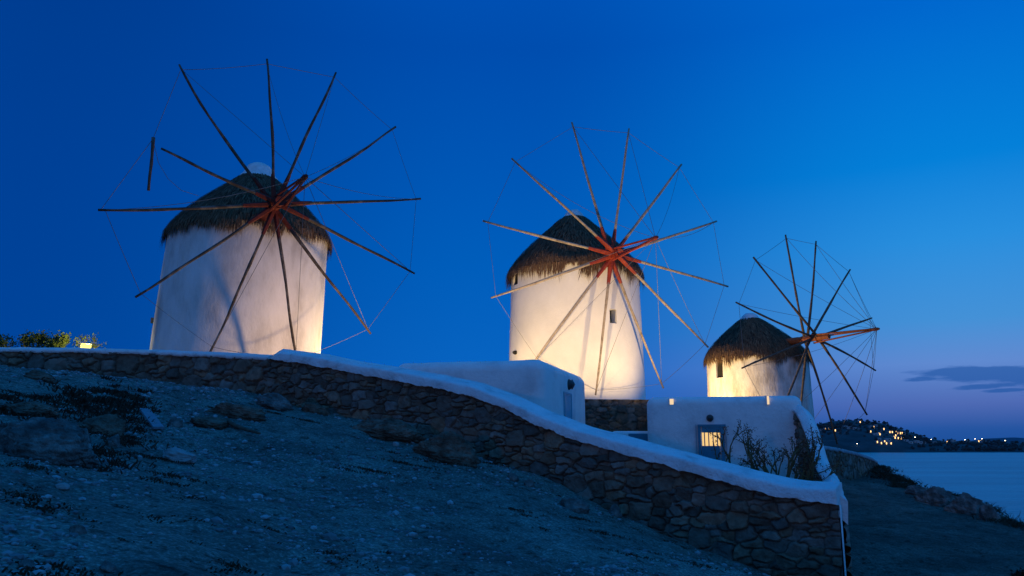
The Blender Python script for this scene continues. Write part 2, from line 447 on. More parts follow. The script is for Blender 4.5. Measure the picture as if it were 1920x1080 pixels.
FX, FY = np.meshgrid(np.linspace(-900, 2600, 420), np.r_[np.linspace(1745, 2100, 60, endpoint=False), np.linspace(2100, 2320, 16)], indexing='ij')
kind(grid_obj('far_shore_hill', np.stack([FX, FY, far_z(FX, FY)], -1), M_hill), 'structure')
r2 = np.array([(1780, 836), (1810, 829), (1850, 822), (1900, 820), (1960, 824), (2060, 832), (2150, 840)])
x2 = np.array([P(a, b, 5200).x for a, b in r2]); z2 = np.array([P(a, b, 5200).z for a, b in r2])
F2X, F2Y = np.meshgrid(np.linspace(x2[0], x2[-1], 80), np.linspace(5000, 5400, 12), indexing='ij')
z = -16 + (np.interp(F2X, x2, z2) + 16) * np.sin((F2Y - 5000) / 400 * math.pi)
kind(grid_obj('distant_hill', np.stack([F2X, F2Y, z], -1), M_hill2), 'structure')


# ------------------------------------------------------------------ rubble stone faces
def stone_seeds(L, H, scale, seed):
    """columns: along, up, half height, length/height ratio"""
    r = np.random.default_rng(seed); pts = np.empty((0, 4))
    for rad, asp, tries in ((.21, 1.15, .8), (.145, 1.45, 2.6), (.092, 1.9, 12), (.056, 2.5, 45)):
        for _ in range(int(tries * L * H / scale ** 2)):
            rr = rad * scale * r.uniform(.85, 1.2); k = asp * r.uniform(.75, 1.35); u, v = r.uniform(-.1, L + .1), r.uniform(-.1, H + .1)
            if len(pts) == 0 or np.all(((u - pts[:, 0]) / ((k + pts[:, 3]) / 2)) ** 2 + (v - pts[:, 1]) ** 2 > (.84 * (rr + pts[:, 2])) ** 2):
                pts = np.vstack([pts, (u, v, rr, k)])
    return pts


TINTS = np.array([(.34, .22, .13), (.30, .21, .14), (.26, .20, .155), (.28, .24, .20), (.38, .24, .13), (.19, .15, .12), (.25, .24, .22), (.24, .15, .09)])


def stone_face(name, path, zbot, ztop, out, parent, step=.022, scale=1.0, seed=1, depth=.085):
    """path: plan points; zbot/ztop: heights at those points; out: plan unit vector(s) away from the wall"""
    path = np.array(path, float); seg = np.hypot(*np.diff(path, axis=0).T); s = np.r_[0, np.cumsum(seg)]; L = s[-1]
    n = max(8, int(L / step)); u = np.linspace(0, L, n)
    px_ = np.interp(u, s, path[:, 0]); py_ = np.interp(u, s, path[:, 1]); zb = np.interp(u, s, zbot); zt = np.interp(u, s, ztop)
    H = float((zt - zb).max()); m = max(8, int(H / step)); tv = np.linspace(0, 1, m)
    hgt = tv[None, :] * (zt - zb)[:, None]
    base0 = zb.min()
    UU = np.repeat(u[:, None], m, 1); VV = hgt + (zb - base0)[:, None]
    HH = float(VV.max())
    sd = stone_seeds(L, HH, scale, seed)
    q = np.stack([UU, VV], -1)
    wob = np.stack([vfbm(q * 4.3, seed + 5, 4), vfbm(q * 4.3 + 31, seed + 6, 4)], -1) * .085 * scale
    qq = (q + wob).reshape(-1, 2)
    k1 = np.empty(len(qq), int); ed = np.empty(len(qq))
    for i in range(0, len(qq), 4000):
        p = qq[i:i + 4000]
        lo_, hi_ = p[:, 0].min() - 1.0, p[:, 0].max() + 1.0; near = np.where((sd[:, 0] > lo_) & (sd[:, 0] < hi_))[0]; sn = sd[near]
        d = (np.abs((p[:, None, 0] - sn[None, :, 0]) / sn[None, :, 3]) ** 4.0 + np.abs(p[:, None, 1] - sn[None, :, 1]) ** 4.0) ** (2 / 4.0) - sn[None, :, 2] ** 2
        j = np.argpartition(d, 1, 1)[:, :2]; dd = np.take_along_axis(d, j, 1); o = np.argsort(dd, 1)
        j = np.take_along_axis(j, o, 1); dd = np.take_along_axis(dd, o, 1)
        k1[i:i + 4000] = near[j[:, 0]]
        ka = (sn[j[:, 0], 3] + sn[j[:, 1], 3]) / 2
        sep = np.hypot((sn[j[:, 0], 0] - sn[j[:, 1], 0]) / ka, sn[j[:, 0], 1] - sn[j[:, 1], 1]) + 1e-6
        ed[i:i + 4000] = (dd[:, 1] - dd[:, 0]) / (2 * sep)
    r = np.random.default_rng(seed + 77); ns = len(sd)
    hs = r.uniform(.30, 1.45, ns); tilt = r.uniform(-.35, .35, (ns, 2)); tint = (.6 * TINTS[r.integers(0, len(TINTS), ns)] + .4 * np.array([.235, .195, .155])) * r.uniform(.38, 1.0, (ns, 1))
    gap = scale * np.clip(.006 + .012 * vfbm(q.reshape(-1, 2) * 2.3, seed + 12, 2), 0.002, .022)
    e = np.clip((ed - gap) / (.026 * scale), 0, 1); e = 1 - (1 - e) ** 2
    loc = (qq - sd[k1, :2])
    h = e * (hs[k1] * depth + (loc * tilt[k1]).sum(1)) + e * .034 * vfbm(q.reshape(-1, 2) * 11, seed + 8, 4)
    col = tint[k1] * (1 + .6 * vfbm(q.reshape(-1, 2) * 8, seed + 9, 3))[:, None]
    joint = np.clip(ed / (gap * 1.6), 0, 1)[:, None]
    col = col * joint + np.array([.03, .024, .019]) * (1 - joint)
    out = np.asarray(out, float)
    if out.ndim == 1: ox, oy = np.full(n, out[0]), np.full(n, out[1])
    else: ox, oy = np.interp(u, s, out[:, 0]), np.interp(u, s, out[:, 1])
    h = np.minimum(h, .04 + depth * .8).reshape(n, m)
    V = np.stack([px_[:, None] + ox[:, None] * (h - depth * .8), py_[:, None] + oy[:, None] * (h - depth * .8), zb[:, None] + hgt], -1)
    return grid_obj(name, V, M_stone, parent, np.clip(col, .01, .6).reshape(n, m, 3), True)


def coping(name, path3, out, prof, parent, mat=M_coping, ragged=.03, step=.06, close_ends=True, seed=0):
    """sweep prof (outward offset, height) along path3 (points of the lower front edge)"""
    path3 = np.array([tuple(p) for p in path3], float); seg = np.linalg.norm(np.diff(path3, axis=0), axis=1); s = np.r_[0, np.cumsum(seg)]
    n = max(4, int(s[-1] / step)); u = np.linspace(0, s[-1], n)
    B = np.stack([np.interp(u, s, path3[:, k]) for k in range(3)], -1)
    out = np.asarray(out, float)
    if out.ndim == 1: o = np.repeat(out[None], n, 0)
    else: o = np.stack([np.interp(u, s, out[:, 0]), np.interp(u, s, out[:, 1])], -1)
    prof = np.array(prof, float); V = np.empty((n, len(prof), 3))
    rg = ragged * (vfbm(np.stack([u * 5, u * 0 + seed], -1), seed + 1, 3) * 1.6 + .5 * vnoise(np.stack([u * 19, u * 0], -1), seed + 3))
    for j, (a, h) in enumerate(prof):
        wv = .014 * vfbm(np.stack([u * 2.3, u * 0 + j * .7], -1), seed + 20, 5)
        V[:, j, 0] = B[:, 0] + o[:, 0] * (a + wv); V[:, j, 1] = B[:, 1] + o[:, 1] * (a + wv)
        V[:, j, 2] = B[:, 2] + h + (rg if j in (0, 1, 2) else wv)
    me = grid_obj(name, V, mat, parent)
    if close_ends:
        bm = bmesh.new(); bm.from_mesh(me.data); bm.verts.ensure_lookup_table(); m = len(prof)
        bm.faces.new([bm.verts[i] for i in range(m)]); bm.faces.new([bm.verts[(n - 1) * m + i] for i in range(m)][::-1])
        bm.to_mesh(me.data); bm.free()
    return me


# ---- main boundary wall (falls to the right)
low = [(505, 673), (592, 685), (661, 700), (737, 712.5), (812, 727), (885, 743), (948, 767), (1009, 797), (1054, 815), (1091, 829), (1168, 850), (1245, 872), (1322, 894), (1399, 915), (1476, 934), (1515, 940), (1571, 943)]
low3 = [on_plane(a, b) for a, b in low]
w_main = empty('stone_wall', low3[8])
tag(w_main, 'long rubble stone wall with white coping running downhill in front of the two white houses', 'stone wall')
zb = [hz(p.x + nA.x * .1, p.y + nA.y * .1) - .25 for p in low3]
stone_face('stonework', [(p.x, p.y) for p in low3], zb, [p.z + .025 for p in low3], (nA.x, nA.y), w_main, .015, .74, 3, .068)
prof = [(-.06, 0.0), (.075, 0.0), (.076, .01), (.077, .17), (.068, .20), (.03, .222), (-.02, .236), (-.25, .285), (-.46, .325), (-.50, .32), (-.52, .29), (-.52, -.3)]
cp = coping('coping', low3, (nA.x, nA.y), prof, w_main, ragged=.026, seed=2)
# rounded, lower left end of the coping and the wall's end face
me = cp.data
for v in me.vertices:
    d = (Vector((v.co.x, v.co.y)) + Vector((w_main.location.x * 0, 0)) - Vector(A2)).length
    if d < .5: v.co.z -= (1 - d / .5) ** 1.3 * max(0, .24) * (1 if v.co.z > low3[0].z + .06 else 0)
dA = (Vector(C2) - Vector(A2)).normalized()
stone_face('end_face', [(A2[0] - nA.x * .5, A2[1] - nA.y * .5), (A2[0], A2[1])], [zb[0]] * 2, [low3[0].z + .03] * 2, (-dA.x, -dA.y), w_main, .025, 1.0, 8)
# end of the wall at the far right corner, pale strip painted as its lit edge
mb = MB()
zc = low3[-1].z
e0 = Vector((C2[0] + dA.x * .03, C2[1] + dA.y * .03, 0))
mb.box(e0 + Vector((nA.x * .03, nA.y * .03, zc - 1.25)), Vector((dA.x, dA.y, 0)), Vector((nA.x, nA.y, 0)), Vector((0, 0, 1)), .010, .02, 1.22)
mb.build('lit_corner_edge', M_plaster, w_main)

# ---- left boundary wall (higher ground, below the near mill)
lw_low = [P(-260, 656, 24.8), P(0, 660.5, 24.4), P(150, 661.5, 24.4), P(278, 665, 24.2), P(400, 670, 23.2), P(470, 674, 22.4), P(512, 677, 21.95)]
w_left = empty('stone_wall', lw_low[2])
tag(w_left, 'low rubble stone wall with thin white coping in front of the largest windmill and small lit floodlight', 'stone wall')
lo2 = []
for i, p in enumerate(lw_low):
    a, b = lw_low[max(0, i - 1)], lw_low[min(len(lw_low) - 1, i + 1)]; d = (b - a); n_ = Vector((d.y, -d.x)).normalized(); lo2.append((n_.x, n_.y))
stone_face('stonework', [(p.x, p.y) for p in lw_low], [hz(p.x, p.y - .1) - .3 for p in lw_low], [p.z + .04 for p in lw_low], lo2, w_left, .028, 1.05, 12)
coping('coping', lw_low, lo2, [(-.04, 0), (.03, 0), (.035, .08), (.0, .13), (-.12, .17), (-.3, .18), (-.42, .14), (-.44, -.4)], w_left, ragged=.022, seed=5)

# ---- side wall from the corner back to the right-hand house
oS = Vector((D2[1] - C2[1], -(D2[0] - C2[0]))).normalized()     # outwards = right
ridge = [(C2[0] + .05, C2[1] + .25, zc + .04), (6.4, 16.3, -.95), (7.4, 18.9, -.89), (8.2, 21.0, -.82), (8.44, 21.7, -.76), (8.56, 22.35, -.60), (8.62, 22.75, -.32), (8.66, 23.05, .05), (8.69, 23.4, .47),
         (8.71, 23.8, .84), (8.73, 24.2, 1.06), (8.75, 24.7, 1.15)]
w_side = empty('stone_wall', ridge[3])
tag(w_side, 'white topped side wall curving up steeply at the right end of the house with the barred window', 'stone wall')
outs = [(oS.x, oS.y)] * 4 + [(.98, -.19)] * 8
coping('coping', ridge, outs, [(.18, -.42), (.20, -.05), (.195, -.03), (.02, .12), (-.02, .12), (-.19, -.01), (-.20, -.03), (-.20, -.09), (-.16, -.10)], w_side, ragged=.012, seed=9)
ipath = [(p[0] + o[0] * -.15, p[1] + o[1] * -.15) for p, o in zip(ridge, outs)]
stone_face('inner_face', ipath, [-1.5] * len(ridge), [p[2] - .06 for p in ridge], [(-o[0], -o[1]) for o in outs], w_side, .03, 1.0, 15)
opath = [(p[0] + o[0] * .15, p[1] + o[1] * .15) for p, o in zip(ridge, outs)]
stone_face('outer_face', opath, [min(-2.6, hz(x, y) - .3) for x, y in opath], [p[2] - .3 for p in ridge], outs, w_side, .05, 1.2, 16)

# ---- retaining wall under the middle mill
t0, t1 = P(1040, 746, 30.6), P(1330, 752, 30.9)
w_ter = empty('retaining_wall', t0)
tag(w_ter, 'dark rubble retaining wall under the middle windmill, seen between the two white houses', 'stone wall')
tp = [(-3.5, 30.9), (t0.x, 30.6), (t1.x, 30.9)]
stone_face('stonework', tp, [-1.6] * 3, [1.76, 1.76, 1.73], (0.0, -1.0), w_ter, .03, .85, 22)
mb = MB(); mb.box((2.2, 33.6, 1.58), Vector((1, 0, 0)), Vector((0, 1, 0)), Vector((0, 0, 1)), 5.7, 2.55, .09)
mb.build('terrace_top', M_plaster, w_ter)

# ---- low wall on the headland
hw = [P(1540, 836, 39), P(1575, 842, 41), P(1610, 850, 44), P(1636, 859, 47), P(1646, 866, 48)]
w_head = empty('stone_wall', hw[1])
tag(w_head, 'short pale topped stone wall on the headland above the sea', 'stone wall')
stone_face('stonework', [(p.x, p.y) for p in hw], [hz(p.x, p.y) - .5 for p in hw], [p.z - .1 for p in hw], (-.2, -.98), w_head, .05, 1.3, 26)
coping('coping', [p - Vector((0, 0, .15)) for p in hw], (-.2, -.98), [(-.05, 0), (.05, 0), (.05, .1), (-.03, .17), (-.3, .2), (-.62, .16), (-.65, -.3)], w_head,
       mat_noise('grey_coping', [(.24, .25, .27), (.36, .37, .40)], 2, .9, .4, 20), seed=12)


# ------------------------------------------------------------------ white houses
def rounded_box(o, ux, uy, lx, ly, lz, r, name, mat, parent, rt=None):
    """box from corner o along ux, uy, up lz, edges rounded by r"""
    o = Vector(o); ux = Vector((*ux, 0)).normalized(); uy = Vector((*uy, 0)).normalized(); uz = Vector((0, 0, 1))
    bm = bmesh.new(); bmesh.ops.create_cube(bm, size=2.0)
    def coords(L):
        k = r / L
        a = [-1 + 2 * k * (1 - math.cos(i / 6 * math.pi / 2)) * .5 * 2 * .5 for i in range(7)]
        return a
    bm.free()
    hx, hy, hh = lx / 2, ly / 2, lz / 2
    def axis(h):
        ins_ = [h - r + r * math.tan(i / 6 * math.pi / 4) for i in range(7)]
        midn = [(-1 + 2 * i / 8) * (h - r) for i in range(1, 8)]
        return sorted([-v for v in ins_] + midn + ins_)
    ax, ay, az_ = axis(hx), axis(hy), axis(hh)
    V = []; Fc = []; idx = {}
    def vid(p):
        k = tuple(round(c, 5) for c in p)
        if k not in idx:
            q = Vector(p); inn = Vector((max(-hx + r, min(hx - r, q.x)), max(-hy + r, min(hy - r, q.y)), max(-hh + r, min(hh - r, q.z))))
            d = q - inn
            if d.length > 1e-9: q = inn + d.normalized() * r
            idx[k] = len(V); V.append(o + ux * (q.x + hx) + uy * (q.y + hy) + uz * (q.z + hh))
        return idx[k]
    for fixed, h, A, B, mk in ((0, hx, ay, az_, lambda f, a, b: (f, a, b)), (1, hy, ax, az_, lambda f, a, b: (a, f, b)), (2, hh, ax, ay, lambda f, a, b: (a, b, f))):
        for sgn in (-1, 1):
            for i in range(len(A) - 1):
                for j in range(len(B) - 1):
                    q = [vid(mk(sgn * h, A[i], B[j])), vid(mk(sgn * h, A[i + 1], B[j])), vid(mk(sgn * h, A[i + 1], B[j + 1])), vid(mk(sgn * h, A[i], B[j + 1]))]
                    Fc.append(q)
    for k, v in enumerate(V):
        V[k] = v + Vector((fbm(v.x, v.y, v.z, 3, .5), fbm(v.y, v.z, v.x, 3, .5), fbm(v.z, v.x, v.y, 3, .5))) * .035
    ob = mesh_obj(name, V, Fc, mat, parent)
    bm = bmesh.new(); bm.from_mesh(ob.data); bmesh.ops.recalc_face_normals(bm, faces=bm.faces); bm.to_mesh(ob.data); bm.free()
    return ob


def bulkhead_lamp(c, n, parent, r=.13):
    n = Vector((*n, 0)).normalized(); mb = MB()
    mb.lathe(Vector(c) - n * .05, n, [(0, 0), (r, 0), (r, .05), (r * .86, .07), (r * .8, .12), (r * .55, .18), (0, .2)], 18)
    b = mb.build('wall_lamp', M_metal, parent)
    mb = MB(); up = Vector((0, 0, 1)); sd = n.cross(up)
    mb.tube([Vector(c) + up * r * .9 + n * .08, Vector(c) + n * .17, Vector(c) - up * r * .9 + n * .08], .012, 6)
    mb.tube([Vector(c) + sd * r * .9 + n * .08, Vector(c) + n * .17, Vector(c) - sd * r * .9 + n * .08], .012, 6)
    mb.build('lamp_guard', M_metal, b)
    return b


# house one: long blank side, bright end wall
g0 = Vector((.92, 22.0)); gu = Vector((-.963, .27)).normalized(); gv = Vector((.277, .961)).normalized()
h1 = empty('white_house', (g0.x, g0.y, -.3))
tag(h1, 'low rounded white house with long blank side and narrow blue door in its end wall', 'house')
rounded_box((g0.x, g0.y, -1.2), gu, gv, 4.6, 6.0, 3.58, .33, 'walls', M_plaster, h1)
def gable(px, py):
    d = ray(px, py); n = Vector((gv.y, -gv.x)); k = n.dot(g0); return d * (k / (n.x * d.x + n.y * d.y))
ng = Vector((gv.y, -gv.x)); 
da, db = gable(1057, 738), gable(1070, 741)
dw = (db - da).to_2d().length; dm = (da + db) / 2
gx3 = Vector((gv.x, gv.y, 0)); n3 = Vector((ng.x, ng.y, 0)); up = Vector((0, 0, 1))
mb = MB(); dz = da.z + 1.0
mb.box((dm.x, dm.y, da.z - dz / 2 - .02), gx3, n3, up, dw / 2, .012, dz / 2)
dr = mb.build('door', M_paleblue, h1, False)
mb = MB(); mb.box(Vector((dm.x, dm.y, da.z - dz / 2 - .02)) - gx3 * (dw / 2 - .05) + n3 * .016, gx3, n3, up, .05, .004, dz / 2); mb.build('recess_shade', M_dark, dr, False)  # dark strip painted for the shade of the door recess
mb = MB()
mb.box((dm.x, dm.y, da.z + .03) , gx3, n3, up, dw / 2 + .05, .035, .03)
for s_ in (-1, 1): mb.box((dm.x + gv.x * s_ * (dw / 2 + .025), dm.y + gv.y * s_ * (dw / 2 + .025), da.z - dz / 2), gx3, n3, up, .024, .035, dz / 2)
mb.build('door_frame', M_paleblue, dr, False)
bulkhead_lamp(gable(1066, 721) + n3 * .03, ng, h1, .17)

# house two: barred lit window in a blue door
b0, b1 = Vector((P(1213, 780, 25.5).x, 25.5)), Vector((P(1490, 780, 24.5).x, 24.5))
hu = (b1 - b0).normalized(); hv = Vector((-hu.y, hu.x)); hn = -hv
h2 = empty('white_house', (b0.x, b0.y, -1.2))
tag(h2, 'rounded white house with blue door and glowing barred window behind the shrubs', 'house')
L2 = (b1 - b0).length + .25
rounded_box((b0.x, b0.y, -2.0), hu, hv, L2, 5.2, 3.53, .27, 'walls', M_plaster, h2)
def face2(px, py):
    d = ray(px, py); k = hn.dot(b0); return d * (k / (hn.x * d.x + hn.y * d.y))
u3 = Vector((hu.x, hu.y, 0)); n3b = Vector((hn.x, hn.y, 0))
p0, p1 = face2(1306, 798), face2(1362, 798)
def board(pxa, pya, pxb, pyb, thick, off, mbx):
    a, b = face2(pxa, pya), face2(pxb, pyb); c = (a + b) / 2 + n3b * off
    mbx.box(c, u3, n3b, up, abs((b - a).dot(u3)) / 2, thick, abs(a.z - b.z) / 2)
mb = MB()
board(1308, 800, 1316, 868, .03, .03, mb); board(1350.5, 800, 1360, 868, .03, .03, mb)
board(1316, 800, 1350.5, 811, .03, .03, mb); board(1316, 836, 1350.5, 868, .025, .025, mb)
door2 = mb.build('door', M_blue, h2, False)
mb = MB(); board(1304, 796, 1307.8, 870, .05, .03, mb); board(1360.2, 796, 1364, 870, .05, .03, mb); board(1307.8, 796, 1360.2, 799.8, .05, .03, mb)
mb.build('door_frame', M_blue, door2, False)
mb = MB(); board(1316, 811, 1350.5, 836, .004, .012, mb); mb.build('window_pane', M_glow_win, door2, False)
mb = MB()
for a in (1321.1, 1328.9, 1337.1, 1345.0): board(a - 1.6, 810.5, a + 1.6, 836.5, .012, .036, mb)
mb.build('window_bars', M_blue, door2, False)
bulkhead_lamp(face2(1331, 784) + n3b * .04, hn, h2, .11)
for (a, b, c, d) in ((1255.5, 748, 1263, 758.5), (1437.5, 742.5, 1442.5, 758)):  # parapet notches; the light through them is an added glow, no lamp
    mb = MB(); q0, q1 = face2(a, b), face2(c, d); cc = (q0 + q1) / 2 - n3b * .04
    mb.box(cc, u3, n3b, up, abs((q1 - q0).dot(u3)) / 2, .05, abs(q0.z - q1.z) / 2)
    o = mb.build('notch_glow', M_glow_roof, h2, False)
    mb = MB(); hw_ = abs((q1 - q0).dot(u3)) / 2
    mb.box(cc - u3 * (hw_ + .022) + n3b * .02, u3, n3b, up, .02, .06, abs(q0.z - q1.z) / 2 + .01)
    mb.build('notch_cheek', M_plaster, o, False)
# courtyard gate beside house two
ga, gb = P(1176, 812, 26.4), P(1214, 812, 26.4)
gt = empty('courtyard_gate', (ga.x, 26.4, -1.0))
tag(gt, 'low white wall with blue gate at the left side of the right-hand house', 'gate')
rounded_box((P(1148, 812, 26.4).x, 26.42, -1.4), (1, .0), (0, 1), gb.x - P(1148, 812, 26.4).x + .15, .3, 1.4 + P(1180, 808, 26.4).z, .12, 'gate_wall', M_plaster, gt)
mb = MB(); mb.box(((ga.x + gb.x) / 2 + .02, 26.40, ga.z - .55), Vector((1, 0, 0)), Vector((0, 1, 0)), up, (gb.x - ga.x) / 2 - .02, .03, .53)
mb.build('gate_panel', M_blue, gt, False)


# ------------------------------------------------------------------ windmills
def tower(name, cx, cy, z0, z1, r0, r1, windows, mat, parent, lean=0.0):
    """round tapering tower; windows: (bearing from the camera side, half width m, zlo, zhi, depth)"""
    n = 96; ths = [2 * math.pi * i / n for i in range(n)]
    zs = list(np.linspace(z0, z1, 30))
    cuts = []
    for (bx, hwid, za, zb_, dep) in windows:
        ha = hwid / r1; cuts.append((bx - ha, bx + ha, za, zb_, dep))
        ths += [(bx - ha) % (2 * math.pi), (bx + ha) % (2 * math.pi)]; zs += [za, zb_]
    ths = sorted(ths); zs = sorted(zs)
    rad = lambda z: r0 + (r1 - r0) * (z - z0) / (z1 - z0)
    pos = lambda t, z, d=0.0: Vector((cx + lean * (z - z0) / (z1 - z0) + (rad(z) - d + .035 * fbm(math.cos(t) * 2, math.sin(t) * 2, z * .6, 3, 1.0)) * math.sin(t),
                                      cy - (rad(z) - d + .035 * fbm(math.cos(t) * 2, math.sin(t) * 2, z * .6, 3, 1.0)) * math.cos(t), z))
    nt, nz_ = len(ths), len(zs); V = [pos(t, zz_) for t in ths for zz_ in zs]; Fc = []
    def inside(t, zz_):
        for a, b, za, zb_, dep in cuts:
            m = (a + b) / 2; dt = (t - m + math.pi) % (2 * math.pi) - math.pi
            if abs(dt) < (b - a) / 2 and za < zz_ < zb_: return True
        return False
    for i in range(nt):
        t2 = ths[(i + 1) % nt] + (2 * math.pi if i == nt - 1 else 0); tm = (ths[i] + t2) / 2
        for j in range(nz_ - 1):
            if inside(tm, (zs[j] + zs[j + 1]) / 2): continue
            i2 = (i + 1) % nt; Fc.append((i * nz_ + j, i2 * nz_ + j, i2 * nz_ + j + 1, i * nz_ + j + 1))
    tw = mesh_obj(name, V, Fc, mat, parent)
    for a, b, za, zb_, dep in cuts:
        mb = MB(); o_ = [pos(a, za), pos(b, za), pos(b, zb_), pos(a, zb_)]; i_ = [pos(a, za, dep), pos(b, za, dep), pos(b, zb_, dep), pos(a, zb_, dep)]
        mb.add(o_ + i_, [(0, 1, 5, 4), (1, 2, 6, 5), (2, 3, 7, 6), (3, 0, 4, 7)])
        wo = mb.build('window', mat, tw, False)
        mb = MB(); i2 = [pos(a, za, dep - .01), pos(b, za, dep - .01), pos(b, zb_, dep - .01), pos(a, zb_, dep - .01)]
        mb.add(i2, [(0, 1, 2, 3)])
        # the dark shutter closes the recess; joined with the reveal so that it stays a sub-part
        me = wo.data; me.materials.append(M_dark)
        bm = bmesh.new(); bm.from_mesh(me); vs = [bm.verts.new(v) for v in i2]; f_ = bm.faces.new(vs); f_.material_index = 1; bm.to_mesh(me); bm.free()
    return tw


def thatch(cx, cy, ze, R0, Hh, parent, seed, lean=(0, 0), shag=1.0, nb=11000, dome=.5):
    r = random.Random(seed)
    hs_ = [0, .06, .12, .2, .3, .4, .5, .6, .7, .8, .9, .97]
    cone = np.interp(hs_, [0, .10, .23, .38, .53, .71, .88, .97], [1, .955, .865, .74, .60, .42, .255, .18])
    dome_ = np.interp(hs_, [0, .13, .32, .51, .69, .85, .97], [1, .965, .86, .70, .52, .34, .19])
    prof = [(R0 * (c_ + (d_ - c_) * dome), h_ * Hh) for h_, c_, d_ in zip(hs_, cone, dome_)]
    zs_ = [p[1] for p in prof]; rs_ = [p[0] for p in prof]
    radz = lambda z: float(np.interp(z, zs_, rs_))
    def pt(th, z, off=0.0):
        rr = radz(z) + off; k = z / Hh
        return Vector((cx + lean[0] * k + rr * math.sin(th), cy + lean[1] * k - rr * math.cos(th), ze + z))
    n = 72; V = []
    for i in range(n):
        th = 2 * math.pi * i / n
        V.append([pt(th, Hh * k / 14 * .975, -.05 + .07 * fbm(math.cos(th) * 3, math.sin(th) * 3, k * .5, 3)) for k in range(15)])
    core = grid_obj('thatched_roof', np.array([[tuple(q) for q in row] for row in V]), M_thatch_core, parent, wrap=True)
    # underside
    mb = MB(); mb.lathe((cx, cy, ze + .02), (0, 0, 1), [(R0 * .99, 0), (R0 * .8, .05), (.1, .1)], 48)
    # straw
    st = MB()
    for k in range(nb):
        th = r.uniform(0, 2 * math.pi)
        eave = k < nb * .36
        z = (r.random() ** 1.6 * .30 * Hh) if eave else r.uniform(.05, .97) * Hh
        lump = 1 + 1.15 * noise.noise((math.cos(th) * 4.2 + seed, math.sin(th) * 4.2, 0)) + .55 * noise.noise((math.cos(th) * 13 + seed, math.sin(th) * 13, 3))
        ln = r.uniform(.20, .42) * (shag * max(.25, lump) if eave else 1.0)
        p = pt(th, z, r.uniform(-.02, .045) * (1 - (z / Hh / .3 if eave else 0) * .7)); q0 = pt(th, max(0, z - .3))
        d = (q0 - pt(th, z)); d = d.normalized() if d.length > .05 else Vector((0, 0, -1))
        if eave:
            d = (d * .8 + Vector((0, 0, -1.0)) * (1 - min(1, z / Hh / .3))  + Vector((math.sin(th), -math.cos(th), 0)) * r.uniform(-.22, .04)).normalized()
        sd = Vector((math.cos(th), math.sin(th), 0)); d = (d + sd * r.gauss(0, .10) + Vector((math.sin(th), -math.cos(th), 0)) * r.gauss(0, .06)).normalized()
        wd = r.uniform(.010, .022); tip = p + d * ln
        g = r.uniform(.5, 1.35); c = (.16 * g, .090 * g, .048 * g) if r.random() < .85 else (.27 * g, .18 * g, .10 * g)
        b0_, b1_ = p - sd * wd, p + sd * wd; mid = p + d * ln * .55 + Vector((math.sin(th), -math.cos(th), 0)) * .015
        st.add([b0_, b1_, mid + sd * wd * .8, mid - sd * wd * .8, tip], [(0, 1, 2, 3), (3, 2, 4)], c)
    so_ = st.build('straw', M_thatch, core, False)
    mb.build('eave_underside', M_thatch_core, core)
    return core, pt


def sail_tube(mb, a, b, r0, r1, bend, r, n=10, k=7):
    a, b = Vector(a), Vector(b); d = b - a; sd = d.normalized().orthogonal().normalized(); sd2 = d.normalized().cross(sd)
    A1, A2_ = r.uniform(-1, 1) * bend, r.uniform(-1, 1) * bend; ph = r.uniform(0, 6)
    pts = [a + d * (i / n) + (sd * A1 + sd2 * A2_) * math.sin(i / n * math.pi) + sd * .3 * bend * math.sin(i / n * 9 + ph) * (i / n) for i in range(n + 1)]
    rd = [(r0 + (r1 - r0) * (i / n)) * r.uniform(.86, 1.14) for i in range(n + 1)]
    mb.tube(pts, rd, k); return pts


